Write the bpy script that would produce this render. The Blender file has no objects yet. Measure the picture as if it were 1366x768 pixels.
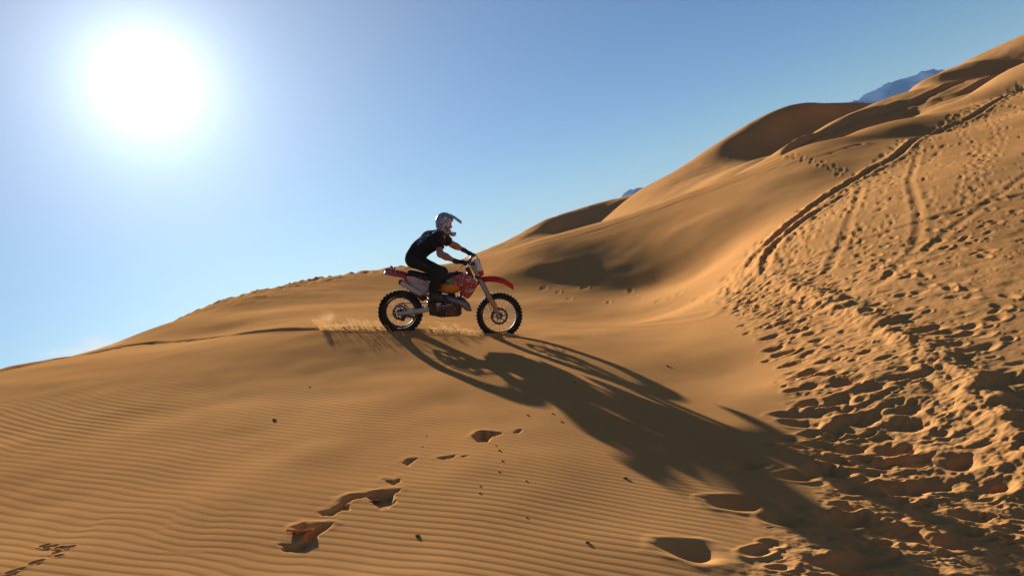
import bpy, bmesh, math, random
import numpy as np
from mathutils import Matrix, Vector

random.seed(7)
rng = np.random.default_rng(7)
sc = bpy.context.scene
col = sc.collection

# ------------------------------------------------------------------ camera
# Working frame: x right, y forward, z up as the tilted camera sees it (metres, lens at the origin).
# The photographer held the camera rolled, so this frame is turned into the true one (z = gravity) by RW.
FPX, CXP, CYP = 975.0, 683.0, 384.0          # focal length and centre on a 1366 x 768 picture
ROLL, PITCH, CAM_H = math.radians(20.0), math.radians(2.6), 2.0
up = Vector((-math.sin(ROLL)*math.cos(PITCH), -math.sin(PITCH), math.cos(ROLL)*math.cos(PITCH))).normalized()
fwd = Vector((0, 1, 0)); fwd = (fwd - up*fwd.dot(up)).normalized()
rgt = fwd.cross(up)
RW3 = Matrix((rgt, fwd, up))
RW = Matrix.Translation((0, 0, CAM_H)) @ RW3.to_4x4()
RWn = np.array(RW3); OFF = np.array((0, 0, CAM_H))

cam_d = bpy.data.cameras.new('camera'); cam = bpy.data.objects.new('camera', cam_d); col.objects.link(cam)
cam_d.sensor_width = 36.0; cam_d.lens = 36.0*FPX/1366.0
cam_d.clip_start = 0.05; cam_d.clip_end = 60000
cam.matrix_world = RW @ Matrix.Rotation(math.radians(90), 4, 'X')
sc.camera = cam

# ------------------------------------------------------------------ sun and sky
SUN_T = Vector((-0.50, 1.0, 0.281)).normalized()
SUN_W = (RW3 @ SUN_T).normalized()
sun_el = math.asin(SUN_W.z); sun_az = math.atan2(SUN_W.x, SUN_W.y)
sd = bpy.data.lights.new('sun', 'SUN'); sun = bpy.data.objects.new('sun', sd); col.objects.link(sun)
sd.energy = 5.0; sd.angle = math.radians(0.53); sd.color = (1.0, 0.97, 0.91)
sun.rotation_euler = SUN_W.to_track_quat('Z', 'Y').to_euler()

world = bpy.data.worlds.new('World'); sc.world = world; world.use_nodes = True
wn, wl = world.node_tree.nodes, world.node_tree.links
wn.clear()
w_out = wn.new('ShaderNodeOutputWorld'); w_bg = wn.new('ShaderNodeBackground')
sky = wn.new('ShaderNodeTexSky'); sky.sky_type = 'NISHITA'; sky.sun_disc = False
sky.sun_elevation = sun_el; sky.sun_rotation = sun_az; sky.altitude = 1000
sky.air_density = 1.0; sky.dust_density = 0.3; sky.ozone_density = 3.0
w_bg.inputs['Strength'].default_value = 0.05
# bright aureole of the sun, in true sky directions
tc = wn.new('ShaderNodeTexCoord')
dot = wn.new('ShaderNodeVectorMath'); dot.operation = 'DOT_PRODUCT'; dot.inputs[1].default_value = SUN_W
nrm = wn.new('ShaderNodeVectorMath'); nrm.operation = 'NORMALIZE'
wl.new(tc.outputs['Generated'], nrm.inputs[0]); wl.new(nrm.outputs[0], dot.inputs[0])
def wmath(op, a, b=None, clamp=False):
    n = wn.new('ShaderNodeMath'); n.operation = op; n.use_clamp = clamp
    for i, v in enumerate((a, b)):
        if v is None: continue
        if isinstance(v, (int, float)): n.inputs[i].default_value = v
        else: wl.new(v, n.inputs[i])
    return n.outputs[0]
ang = wmath('MULTIPLY', wmath('ARCCOSINE', wmath('MINIMUM', dot.outputs['Value'], 0.999999)), 180/math.pi)
def lobe(amp, width, power):
    e = wmath('POWER', wmath('DIVIDE', ang, width), power)
    return wmath('MULTIPLY', wmath('POWER', 2.718282, wmath('MULTIPLY', e, -1.0)), amp)
glow = wmath("ADD", wmath("ADD", lobe(13.0, 2.7, 1.1), lobe(3.4, 10.0, 1.1)), lobe(1.8, 26.0, 1.3))
gcol = wn.new('ShaderNodeMixRGB'); gcol.blend_type = 'MULTIPLY'; gcol.inputs[0].default_value = 1.0
gcol.inputs[1].default_value = (0.92, 0.98, 1.0, 1)
wl.new(glow, gcol.inputs[2])
addc = wn.new('ShaderNodeMixRGB'); addc.blend_type = 'ADD'; addc.inputs[0].default_value = 1.0
tint = wn.new('ShaderNodeMixRGB'); tint.blend_type = 'MULTIPLY'; tint.inputs[0].default_value = 1.0
tint.inputs[2].default_value = (0.42, 0.54, 0.64, 1); wl.new(sky.outputs[0], tint.inputs[1])
wl.new(tint.outputs[0], addc.inputs[1]); wl.new(gcol.outputs[0], addc.inputs[2])
wl.new(addc.outputs[0], w_bg.inputs['Color']); wl.new(w_bg.outputs[0], w_out.inputs['Surface'])

sc.view_settings.view_transform = 'Standard'; sc.view_settings.look = 'None'
sc.view_settings.exposure = 1.15; sc.view_settings.gamma = 1.0
sc.view_settings.use_curve_mapping = False
sc.cycles.max_bounces = 8; sc.cycles.diffuse_bounces = 5; sc.cycles.volume_bounces = 1
sc.cycles.use_denoising = True

# ------------------------------------------------------------------ small tools
def tag(o, label=None, cat=None, group=None, kind=None):
    if label: o['label'] = label
    if cat: o['category'] = cat
    if group: o['group'] = group
    if kind: o['kind'] = kind
    return o
def to_world(P):
    return P @ RWn.T + OFF
def mesh_np(name, V, F, mat=None, parent=None, smooth=True):
    """V (n,3), F (m,k) arrays -> linked object"""
    me = bpy.data.meshes.new(name)
    V = np.ascontiguousarray(V, dtype=np.float32); F = np.ascontiguousarray(F, dtype=np.int32)
    n, k = F.shape
    me.vertices.add(len(V)); me.vertices.foreach_set('co', V.ravel())
    me.loops.add(n*k); me.loops.foreach_set('vertex_index', F.ravel())
    me.polygons.add(n)
    me.polygons.foreach_set('loop_start', np.arange(0, n*k, k, dtype=np.int32))
    me.update(calc_edges=True); me.validate()
    me.polygons.foreach_set('use_smooth', np.full(n, bool(smooth)))
    if mat: me.materials.append(mat)
    o = bpy.data.objects.new(name, me); col.objects.link(o)
    if parent: o.parent = parent
    return o
def grid_faces(nr, nc):
    i = np.arange(nr*nc).reshape(nr, nc)
    return np.stack([i[:-1, :-1], i[:-1, 1:], i[1:, 1:], i[1:, :-1]], -1).reshape(-1, 4)
def smst(a, b, x):
    t = np.clip((x-a)/(b-a), 0, 1); return t*t*(3-2*t)
def _hash(ix, iy, s):
    h = (ix*374761393 + iy*668265263 + s*974634777) & 0xffffffff
    h = ((h ^ (h >> 13))*1274126177) & 0xffffffff
    return ((h ^ (h >> 16)) & 0xffffff)/float(0x1000000)
def vnoise(x, y, s=0):
    ix = np.floor(x).astype(np.int64); iy = np.floor(y).astype(np.int64)
    fx = x-ix; fy = y-iy
    fx = fx*fx*fx*(fx*(fx*6-15)+10); fy = fy*fy*fy*(fy*(fy*6-15)+10)
    a = _hash(ix, iy, s); b = _hash(ix+1, iy, s); c = _hash(ix, iy+1, s); d = _hash(ix+1, iy+1, s)
    return (a+(b-a)*fx+(c-a)*fy+(a-b-c+d)*fx*fy)*2-1
def fbm(x, y, s=0, o=4, g=0.5):
    r = 0; a = 1.0
    for i in range(o):
        r = r+a*vnoise(x, y, s+i*17); x = x*2.03+5.1; y = y*2.03-3.7; a *= g
    return r
class TPS:
    """thin plate surface z(x, y) through points of the place"""
    def __init__(self, P, lam=1e-3):
        P = np.array(P, float); self.c = P[:, :2]; n = len(P)
        K = self.k(self.c, self.c) + lam*np.eye(n)
        A = np.zeros((n+3, n+3)); A[:n, :n] = K; A[:n, n] = 1; A[:n, n+1:] = self.c
        A[n:, :n] = A[:n, n:].T
        self.w = np.linalg.solve(A, np.r_[P[:, 2], 0, 0, 0])
    @staticmethod
    def k(a, b):
        r2 = (a[:, None, 0]-b[None, :, 0])**2 + (a[:, None, 1]-b[None, :, 1])**2
        return 0.5*r2*np.log(r2+1e-9)
    def __call__(self, x, y):
        sh = np.shape(x); q = np.stack([np.ravel(x), np.ravel(y)], -1).astype(float)
        out = np.empty(len(q))
        for i in range(0, len(q), 60000):
            s = q[i:i+60000]
            out[i:i+60000] = self.k(s, self.c) @ self.w[:-3] + self.w[-3] + s @ self.w[-2:]
        return out.reshape(sh)
def ray(px, py, d):
    return ((px-CXP)/FPX*d, d, (CYP-py)/FPX*d)
# ------------------------------------------------------------------ terrain: the slope with the rider
P = []
def add(*pts):
    for p in pts: P.append(ray(*p))
def g0(px, py):                      # smooth face below the track
    u = (px-CXP)/FPX; return 1.94/((py-CYP)/FPX + 0.121 + (0.05*u if u < 0 else 0.0))
def r0(px, py):                      # trampled slope on the right
    u = (px-CXP)/FPX; return 3.15/((py-CYP)/FPX + 0.25*u + 0.215)
for px in (-300, 0, 250, 500, 683, 850):
    for py in (900, 768, 680, 600, 540, 490 if px > 300 else 560): add((px, py, g0(px, py)))
add((960, 768, g0(960, 768)), (970, 660, g0(970, 660)), (980, 580, g0(980, 580)), (970, 500, g0(970, 500)))
for px in (1150, 1366, 1700):
    for py in (900, 768, 680, 600, 500, 400, 300): add((px, py, min(r0(px, py), g0(px, py))*(1+0.02*(px == 1150 and py < 450))))
add((1250, 240, r0(1250, 240)), (1060, 768, g0(1060, 768)), (1060, 680, g0(1060, 680)), (1060, 600, 5.6), (1366, 200, r0(1366, 200)), (1366, 150, r0(1366, 150)), (1700, 150, r0(1700, 150)))
# the line the bike rides
add((430, 437, 11.1), (535, 440.8, 10.8), (600, 443, 10.8), (666, 446, 10.8), (760, 447, 10.7), (880, 447, 10.6))
add((300, 448, 12.2), (180, 458, 12.8), (90, 476, 12.8), (0, 500, 12.6), (-150, 528, 12.2), (-300, 552, 12))
# beyond the track up to the left skyline
add((350, 425, 14), (450, 408, 15.5), (550, 404, 16.5), (650, 405, 16.5), (750, 405, 16.2), (850, 405, 15.4), (920, 405, 13.5), (300, 440, 13.3), (280, 425, 15), (380, 405, 17), (450, 390, 19), (520, 380, 21), (330, 415, 16))
crest = [(215, 433, 15.2), (270, 412, 18), (300, 403, 19.2), (330, 394, 20.5), (365, 387, 21.8), (400, 379, 23), (450, 370, 24.5), (510, 362, 26), (570, 355, 27)]
add(*crest)
for px, py, d in crest: x, y, z = ray(px, py, d); P.append((x*1.08, y*1.08, z*1.0-0.10)); P.append((x*1.25, y*1.25, z-0.7)); P.append((x*1.7, y*1.7, z-6))
for px, py, d in ((40, 490, 12.8), (-60, 510, 12.5), (-150, 528, 12.2)):
    x, y, z = ray(px, py, d); P.append((x*1.16, y*1.2, z-0.6)); P.append((x*1.6, y*1.7, z-5))
# the dune behind: foot, steep shaded flank, rounded ridge
add((700, 385, 18.7), (800, 382, 18.2), (880, 376, 17.8), (940, 360, 17.0), (985, 333, 16.4), (620, 382, 20))
add((700, 356, 20.7), (800, 341, 20.6), (880, 320, 20.2), (950, 294, 19.5), (1000, 272, 19.4), (620, 366, 22.4))
add((700, 335, 22.6), (800, 311, 22.8), (880, 287, 22.5), (950, 262, 22.3))
ridge = [(600, 354, 26.2), (640, 344, 25.7), (700, 325, 25.5), (800, 297, 25.5), (900, 263, 25.4), (1000, 226, 25.4), (1060, 199, 25.8),
         (1120, 184, 28), (1200, 164, 31), (1290, 128, 36), (1366, 97, 41), (1500, 45, 46)]
add(*ridge)
for px, py, d in ridge: x, y, z = ray(px, py, d); q = 1.0 if px < 1090 else 0.25; P.append((x*1.06, y*1.06, z*1.06-0.28*q)); P.append((x*1.15, y*1.15, z*1.15-1.0*q)); P.append((x*1.5, y*1.5, z*1.5-7))
add((985, 372, 12.9), (1020, 335, 14.0), (1080, 285, 16.0), (1150, 235, 18.8), (1250, 180, 24), (1366, 118, 33))
tps = TPS(P)
def hit(px, py, f=None, y0=2.0, y1=60.0):
    """where the line of sight through a picture point meets the slope"""
    f = f or tps
    t = np.geomspace(y0, y1, 900); x = (px-CXP)/FPX*t; z = (CYP-py)/FPX*t
    g = z - f(x, t); k = np.where(g <= 0)[0]
    if len(k) == 0: return (x[-1], t[-1])
    i = max(k[0], 1); a = g[i-1]/(g[i-1]-g[i]+1e-12)
    y = t[i-1]+(t[i]-t[i-1])*a
    return ((px-CXP)/FPX*y, y)

# ------------------------------------------------------------------ materials
def new_mat(name, base=(0.5, 0.5, 0.5), rough=0.5, metal=0.0, **kw):
    m = bpy.data.materials.new(name); m.use_nodes = True
    b = m.node_tree.nodes['Principled BSDF']
    b.inputs['Base Color'].default_value = (*base, 1); b.inputs['Roughness'].default_value = rough
    b.inputs['Metallic'].default_value = metal
    for k, v in kw.items(): b.inputs[k].default_value = v
    return m
def sand_mat(name, c0, c1, grain=True):
    m = new_mat(name, c0, 0.95); nt = m.node_tree; n, l = nt.nodes, nt.links; b = n['Principled BSDF']
    b.inputs['Specular IOR Level'].default_value = 0.0
    t = n.new('ShaderNodeTexCoord')
    def nz(s, d, r=0.5):
        k = n.new('ShaderNodeTexNoise'); k.inputs['Scale'].default_value = s; k.inputs['Detail'].default_value = d
        k.inputs['Roughness'].default_value = r; l.new(t.outputs['Object'], k.inputs['Vector']); return k
    big, mid, fine = nz(0.35, 4), nz(6.0, 4, 0.6), nz(160.0, 2, 0.7)
    def mth(op, a, b2):
        k = n.new('ShaderNodeMath'); k.operation = op
        for i, v in enumerate((a, b2)):
            if isinstance(v, float): k.inputs[i].default_value = v
            else: l.new(v, k.inputs[i])
        return k.outputs[0]
    s = mth('ADD', mth('MULTIPLY', big.outputs[0], 0.45), mth('ADD', mth('MULTIPLY', mid.outputs[0], 0.2), mth('MULTIPLY', fine.outputs[0], 0.35)))
    r = n.new('ShaderNodeValToRGB'); l.new(s, r.inputs[0])
    r.color_ramp.elements[0].position = 0.36; r.color_ramp.elements[0].color = (*c1, 1)
    r.color_ramp.elements[1].position = 0.64; r.color_ramp.elements[1].color = (*c0, 1)
    l.new(r.outputs[0], b.inputs['Base Color'])
    if grain:
        bp = n.new('ShaderNodeBump'); bp.inputs['Strength'].default_value = 0.35; bp.inputs['Distance'].default_value = 0.003
        l.new(fine.outputs[0], bp.inputs['Height']); l.new(bp.outputs[0], b.inputs['Normal'])
    return m
M_SAND = sand_mat('sand', (0.61, 0.295, 0.102), (0.52, 0.235, 0.076))
M_FAR = sand_mat('far_sand', (0.59, 0.287, 0.104), (0.50, 0.236, 0.080), False)
# ------------------------------------------------------------------ near ground with ripples, prints and ruts
ys = np.r_[np.linspace(-1.2, 2.3, 26), 1/np.linspace(1/2.4, 1/3.2, 60), 1/np.linspace(1/3.205, 1/12.0, 600), np.geomspace(12.1, 30, 110), np.geomspace(30.4, 80, 50)]
ss = np.r_[-np.geomspace(1.7, 0.73, 34), np.linspace(-0.72, 0.72, 960), np.geomspace(0.73, 1.7, 34)]
Yg, Sg = np.meshgrid(ys, ss, indexing='ij'); Xg = (Yg+1.5)*Sg
# the smooth base is evaluated on every 4th point and filled in between
def coarse_eval(f):
    r = np.unique(np.r_[np.arange(0, len(ys), 4), len(ys)-1]); c = np.unique(np.r_[np.arange(0, len(ss), 6), len(ss)-1])
    Zc = f(Xg[np.ix_(r, c)], Yg[np.ix_(r, c)])
    A = np.empty((len(r), len(ss)))
    for i in range(len(r)): A[i] = cubic(ss[c], Zc[i], ss)
    B = np.empty((len(ys), len(ss))); ti = np.arange(len(ys))
    B[:] = cubic_cols(ti[r], A, ti)
    return B
def _tan(x, y):
    d = np.diff(y, axis=0)/np.diff(x).reshape((-1,)+(1,)*(y.ndim-1))
    m = np.empty_like(y); m[0] = d[0]; m[-1] = d[-1]
    h = np.diff(x).reshape((-1,)+(1,)*(y.ndim-1))
    m[1:-1] = (d[:-1]*h[1:]+d[1:]*h[:-1])/(h[1:]+h[:-1])
    return m
def cubic_cols(x, y, q):
    x = np.asarray(x, float); m = _tan(x, y); k = np.clip(np.searchsorted(x, q, 'right')-1, 0, len(x)-2)
    h = x[k+1]-x[k]; t = (q-x[k])/h
    sh = (-1,)+(1,)*(y.ndim-1); t = t.reshape(sh); h = h.reshape(sh)
    return ((1+2*t)*(1-t)**2)*y[k]+t*(1-t)**2*h*m[k]+t*t*(3-2*t)*y[k+1]+t*t*(t-1)*h*m[k+1]
def cubic(x, y, q): return cubic_cols(x, y, q)
Zb = coarse_eval(tps)
PXg = CXP+FPX*Xg/np.maximum(Yg, 0.5); PYg = CYP-FPX*Zb/np.maximum(Yg, 0.5)
D = np.zeros_like(Zb)

def seg_dist(X, Y, pts):
    """distance to a polyline, position along it and side"""
    best = np.full(X.shape, 1e9); side = np.zeros(X.shape); along = np.zeros(X.shape); L = 0.0
    for (x0, y0), (x1, y1) in zip(pts[:-1], pts[1:]):
        dx, dy = x1-x0, y1-y0; l2 = dx*dx+dy*dy; l = math.sqrt(l2)
        t = np.clip(((X-x0)*dx+(Y-y0)*dy)/l2, 0, 1)
        d = np.hypot(X-x0-t*dx, Y-y0-t*dy); m = d < best
        best = np.where(m, d, best); along = np.where(m, L+t*l, along)
        side = np.where(m, np.sign(dx*(Y-y0)-dy*(X-x0)), side); L += l
    return best, along, side
def line_of(pix): return [hit(*p) for p in pix]
def smooth_line(pts, n=6):
    p = np.array(pts); t = np.arange(len(p)); q = np.linspace(0, len(p)-1, (len(p)-1)*n+1)
    return [tuple(v) for v in cubic_cols(t, p, q)]
def rows(y0, y1): return slice(max(0, np.searchsorted(ys, y0)-1), min(len(ys), np.searchsorted(ys, y1)+1))
def window(x0, x1, y0, y1):
    r = rows(y0, y1); c = [x/(y+1.5) for x in (x0, x1) for y in (max(y0, -1), y1)]
    return r, slice(max(0, np.searchsorted(ss, min(c))-1), min(len(ss), np.searchsorted(ss, max(c))+1))

# broad unevenness of the face
D += 0.018*fbm(Xg*0.55, Yg*0.55, 3, 3)*smst(1.5, 4, Yg) + 0.03*fbm(Xg*0.12+3, Yg*0.12, 5, 2)*smst(12, 25, Yg)

# a soft fold crossing the ripples
r = rows(3.5, 12)
d, al, sd_ = seg_dist(Xg[r], Yg[r], smooth_line(line_of([(300, 668), (400, 610), (500, 549), (600, 505), (700, 478)])))
D[r] += 0.008*np.exp(-(d/0.32)**2)*(1-smst(8.5, 10.5, Yg[r]))

# where feet have trampled the slope
edge = smooth_line(line_of([(925, 830), (985, 730), (1030, 650), (1040, 590), (1060, 540), (1035, 500), (1015, 455), (985, 425), (948, 392), (985, 350), (1020, 315), (1080, 272), (1150, 222), (1250, 165), (1366, 104)]))
ed, eal, eside = seg_dist(Xg, Yg, edge)
right = np.where(eside < 0, ed, -ed)
right = np.where((PXg > 1366) & (Yg < 30), np.maximum(right, 1.0), right)
tramp = smst(-0.1, 0.35, right + 0.18*vnoise(Xg*3, Yg*3, 9))*(1-smst(38, 46, Yg))
berm = smooth_line(line_of([(1020, 345), (1027, 370), (1081, 394), (1163, 428), (1229, 465), (1272, 498), (1311, 537), (1366, 600), (1440, 680)]))
bd, bal, bside = seg_dist(Xg, Yg, berm)
nearband = tramp*smst(14, 9.5, Yg)
between = nearband*np.clip(np.where(bside > 0, 0.0, 1.0)+np.exp(-(bd/0.3)**2), 0, 1)    # left of the berm: churned hardest

# wind ripples: phase-synchronised Gabor kernels, so lines fork and die out as real ripples do
def ripple_phase(x, y):
    lam = 0.067-0.0055*x + 0.004*vnoise(x*0.3, y*0.3, 40)
    lam = np.clip(lam, 0.05, 0.095)
    q = 0.92*y+0.39*x + 0.15*vnoise(x*0.30+7, y*0.30, 41) + 0.06*vnoise(x*0.9, y*0.9+3, 42) + 0.035*vnoise(x*2.1, y*1.3, 44)
    return 2*math.pi*(q-4.4)/lam
m_rip = (1-smst(-0.25, 0.35, right))*smst(12.8, 9.0, Yg)*smst(1.9, 2.4, Yg)
act = m_rip > 0.01
ax, ay = Xg[act], Yg[act]
cell = 0.28; acc = np.zeros(ax.shape, complex)
ci, cj = np.floor(ax/cell).astype(int), np.floor(ay/cell).astype(int)
e = 0.01
# kernels are evaluated per cell once (phase and its gradient), then gathered
i0, i1, j0, j1 = ci.min()-2, ci.max()+3, cj.min()-2, cj.max()+3
IU, JW = np.meshgrid(np.arange(i0, i1), np.arange(j0, j1), indexing='ij')
KX = (IU+_hash(IU, JW, 101))*cell; KY = (JW+_hash(IU, JW, 102))*cell
P0 = ripple_phase(KX, KY)
GX = (ripple_phase(KX+e, KY)-P0)/e; GY = (ripple_phase(KX, KY+e)-P0)/e
P0 = P0 + (_hash(IU, JW, 103)-0.5)*1.7
for di in (-2, -1, 0, 1, 2):
    for dj in (-2, -1, 0, 1, 2):
        a_, b_ = ci+di-i0, cj+dj-j0
        dx, dy = ax-KX[a_, b_], ay-KY[a_, b_]
        acc += np.exp(-(dx*dx+dy*dy)/(2*0.20**2) + 1j*(P0[a_, b_]+GX[a_, b_]*dx+GY[a_, b_]*dy))
ps = np.angle(acc)
prof = np.sin(ps)+0.28*np.sin(2*ps+0.9)
lam_a = np.clip(0.067-0.0055*ax, 0.05, 0.095)
amp = 0.00115*(lam_a/0.07)**1.25*(0.72+0.45*vnoise(ax*0.7, ay*0.7, 77))*smst(0.0, 0.5, np.abs(acc))
amp *= smst(1.6, 3.4, lam_a/(ay*ay*0.00038))
D[act] += prof*amp*m_rip[act]

# the line left by the tyre: a shallow groove with a thrown-up edge
trk = smooth_line(line_of([(-150, 525), (0, 496), (90, 478), (180, 460), (300, 449.5), (430, 439.5), (535, 442.6), (600, 445), (664, 447.8)]))
r = rows(9.5, 16)
d, al, sd_ = seg_dist(Xg[r], Yg[r], trk); far = np.where(sd_ > 0, d, -d)
wob = 1+0.35*vnoise(al*3.0, al*0, 11)
D[r] += wob*(-0.03*np.exp(-(far/0.06)**2) + 0.026*np.exp(-((far-0.16)/0.085)**2) + 0.010*np.exp(-((far+0.13)/0.05)**2))

for px, v_ in ((535, 0.0), (666, 0.0)):          # sand pushed up beside each tyre
    x, y = hit(px, 441 if px < 600 else 446); r = rows(y-0.6, y+0.6)
    for o_ in (-0.10, 0.10): D[r] += 0.030*np.exp(-((Xg[r]-x-0.03)/0.17)**2-((Yg[r]-y-o_)/0.055)**2)*(1+0.4*vnoise(Xg[r]*14, Yg[r]*14, 91))
# ---- prints
def pit(x, y, ang, L, W, dep, rim=0.35, sharp=0.45):
    R = 1.9*max(L, W)
    rr, cc = window(x-R, x+R, y-R, y+R)
    X, Y = Xg[rr, cc]-x, Yg[rr, cc]-y
    ca, sa = math.cos(ang), math.sin(ang); a = X*ca+Y*sa; b = -X*sa+Y*ca
    wv = 1+0.16*vnoise(Xg[rr, cc]*9, Yg[rr, cc]*9, 23)
    q = np.sqrt((a/L)**2+(b/W)**2)*wv
    D[rr, cc] += -dep*(1-smst(sharp, 1.1, q)) + dep*rim*np.exp(-((q-1.25)/0.22)**2)*(0.6+0.5*np.clip((X*0.45-Y*0.9)/R+0.4, 0, 1))
big = [(1049, 553), (1082, 553), (1071, 563), (1049, 584), (1093, 593), (1119, 574), (1135, 600), (1119, 615), (1104, 628), (1197, 602), (1173, 617), (1212, 567),
       (1144, 653), (998, 619), (1064, 635), (983, 672), (921, 736), (1049, 696), (1137, 694), (1265, 725), (1130, 760), (1203, 652), (1247, 648), (1228, 617),
       (1276, 619), (1206, 712), (1162, 748), (1300, 690), (1330, 650), (1028, 450), (1035, 465), (1044, 473), (1058, 486), (1081, 498), (1081, 517), (1077, 539), (1120, 534), (1127, 511),
       (1081, 471), (1099, 484), (1021, 425), (1012, 415), (985, 417), (1064, 442), (1199, 539), (1212, 547), (1242, 440), (1285, 448), (1311, 465), (1354, 506),
       (1143, 409), (1170, 407), (1173, 425), (1226, 504), (1209, 425), (1150, 560), (1160, 520), (1030, 437), (1000, 405), (1050, 430), (1090, 455), (1110, 500)]
big_xy = [hit(*p) for p in big]
for (px, py), (x, y) in zip(big, big_xy):
    k = 0.75+0.5*random.random()
    near = smst(9.0, 5.0, np.float64(y))
    pit(x, y, random.uniform(-0.5, 0.25), (0.13+0.05*near)*k, (0.075+0.04*near)*k, (0.030+0.020*near)*k, 0.13, 0.05)
def scatter(n, mask, size, dep, asp, seed, angs=(-0.6, 0.4)):
    g = np.random.default_rng(seed)
    w = mask*np.gradient(ys)[:, None]*np.gradient(ss)[None, :]*(Yg+1.5); w = w.ravel(); cs = np.cumsum(w); cs /= cs[-1]
    for k in np.searchsorted(cs, g.random(n)):
        s = g.uniform(*size)
        pit(Xg.flat[k]+g.normal(0, 0.02), Yg.flat[k]+g.normal(0, 0.02), g.uniform(*angs), s, s*g.uniform(*asp), g.uniform(*dep), 0.3, 0.15)
lefty = np.exp(-np.maximum(right, 0)/0.7)
scatter(210, between*smst(-0.15, 0.1, right)*lefty, (0.05, 0.115), (0.010, 0.026), (0.45, 0.8), 1)
scatter(480, between*(1-lefty), (0.03, 0.065), (0.006, 0.018), (0.4, 0.7), 21)
scatter(650, tramp*smst(8.5, 10.5, Yg)*smst(20, 13, Yg)*np.exp(-np.maximum(right, 0)/0.9), (0.05, 0.10), (0.010, 0.026), (0.4, 0.7), 22)
scatter(500, tramp*smst(12, 15, Yg)*smst(40, 25, Yg)*np.exp(-np.maximum(right, 0)/0.8), (0.07, 0.14), (0.012, 0.03), (0.4, 0.7), 23)
scatter(900, between, (0.02, 0.05), (0.003, 0.009), (0.4, 0.9), 2)
away = tramp*(1-between)*(Yg > 3.5)
scatter(1500, away*smst(26, 9, Yg)*(0.35+0.65*(fbm(Xg*0.5, Yg*0.5, 31, 2) > 0.1)), (0.02, 0.045), (0.003, 0.009), (0.5, 0.9), 3)
scatter(2400, away*smst(5, 7, Yg)*smst(18, 10, Yg)*(0.25+0.75*(fbm(Xg*0.8+9, Yg*0.8, 33, 2) > 0.0)), (0.018, 0.036), (0.005, 0.012), (0.5, 0.9), 24)
scatter(70, away*smst(14, 8, Yg)*np.exp(-((bd-0.5)/0.6)**2), (0.06, 0.12), (0.008, 0.022), (0.5, 0.8), 4)
def trail(pix, step, gap, size, dep, seed):
    g = np.random.default_rng(seed); p = np.array(smooth_line(line_of(pix), 10)); seg = np.hypot(*np.diff(p, axis=0).T); L = np.r_[0, np.cumsum(seg)]
    s, sd2 = 0.0, 1
    while s < L[-1]:
        x = np.interp(s, L, p[:, 0]); y = np.interp(s, L, p[:, 1]); k = min(np.searchsorted(L, s), len(seg)-1)
        dx, dy = (p[k+1]-p[k])/max(seg[k], 1e-6)
        pit(x-dy*gap*sd2+g.normal(0, 0.03), y+dx*gap*sd2+g.normal(0, 0.03), math.atan2(dy, dx)+g.normal(0, 0.2), size, size*0.55, 0.5*dep*g.uniform(0.7, 1.3), 0.4, 0.2)
        s += step*g.uniform(0.8, 1.25); sd2 = -sd2
trail([(1140, 300), (1143, 325), (1160, 345), (1200, 362), (1245, 378), (1290, 390), (1350, 407)], 0.22, 0.08, 0.12, 0.03, 5)
trail([(1262, 175), (1305, 205), (1290, 240), (1275, 275), (1250, 300), (1290, 330), (1340, 345)], 0.3, 0.1, 0.13, 0.03, 6)
trail([(1045, 207), (1075, 212), (1100, 220), (1125, 232)], 0.4, 0.1, 0.13, 0.06, 7)
trail([(1060, 300), (1110, 265), (1180, 225), (1260, 180)], 0.3, 0.12, 0.14, 0.03, 8)
trail([(1290, 130), (1330, 175), (1310, 230), (1340, 290), (1366, 300)], 0.4, 0.1, 0.14, 0.03, 9)
trail([(1090, 340), (1160, 300), (1200, 330), (1260, 335), (1330, 300)], 0.25, 0.1, 0.11, 0.028, 10)
trail([(960, 398), (990, 372), (1020, 345), (1050, 318), (1080, 292)], 0.16, 0.16, 0.12, 0.035, 12)
trail([(975, 410), (1005, 382), (1040, 345), (1075, 318)], 0.16, 0.14, 0.12, 0.035, 13)
# ---- the ridge of thrown sand and the long ruts
D += nearband*(0.048*np.exp(-(bd/0.17)**2)*(1+0.6*vnoise(Xg*2.3, Yg*2.3, 61)) + 0.02*np.exp(-(bd/0.3)**2)*fbm(Xg*7, Yg*7, 62, 3))
def rut(pix, width, depth, edge_h, y_lo=3.0, y_hi=60, lead=0.6):
    pts = smooth_line(line_of(pix)); r = rows(y_lo, y_hi); d, al, sd_ = seg_dist(Xg[r], Yg[r], pts)
    L = al.max(); fade = smst(0, lead, al)*(d < width*6)
    q = np.where(sd_ > 0, d, -d); wv = 1+0.15*vnoise(al*2.2, al*0+5, 12)
    D[r] += fade*wv*(-depth*np.exp(-(q/width)**2)+edge_h*np.exp(-((q-1.7*width)/(0.8*width))**2)+edge_h*0.6*np.exp(-((q+1.7*width)/(0.8*width))**2))
main = [(952, 400), (968, 387), (985, 372), (1000, 352), (1022, 328), (1050, 303), (1082, 278), (1120, 252), (1160, 228), (1200, 205), (1250, 178), (1310, 147), (1366, 117), (1440, 75)]
rut(main, 0.10, 0.05, 0.05, 9, lead=4.5)
rut([(1024, 372), (1021, 352), (1032, 330), (1060, 305), (1095, 280), (1130, 260)], 0.08, 0.026, 0.038, 9, lead=1.2)
rut([(1100, 372), (1120, 330), (1135, 290), (1150, 250)], 0.07, 0.009, 0.007, 9)
rut([(1180, 372), (1220, 330), (1225, 280), (1215, 240), (1225, 200)], 0.07, 0.009, 0.007, 9)
rut([(1150, 395), (1240, 330), (1330, 262), (1420, 200)], 0.07, 0.007, 0.006, 9)
rut([(660, 345), (700, 331), (760, 313), (840, 289), (920, 260), (1000, 229), (1040, 213)], 0.12, 0.02, 0.03, 15)
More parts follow.
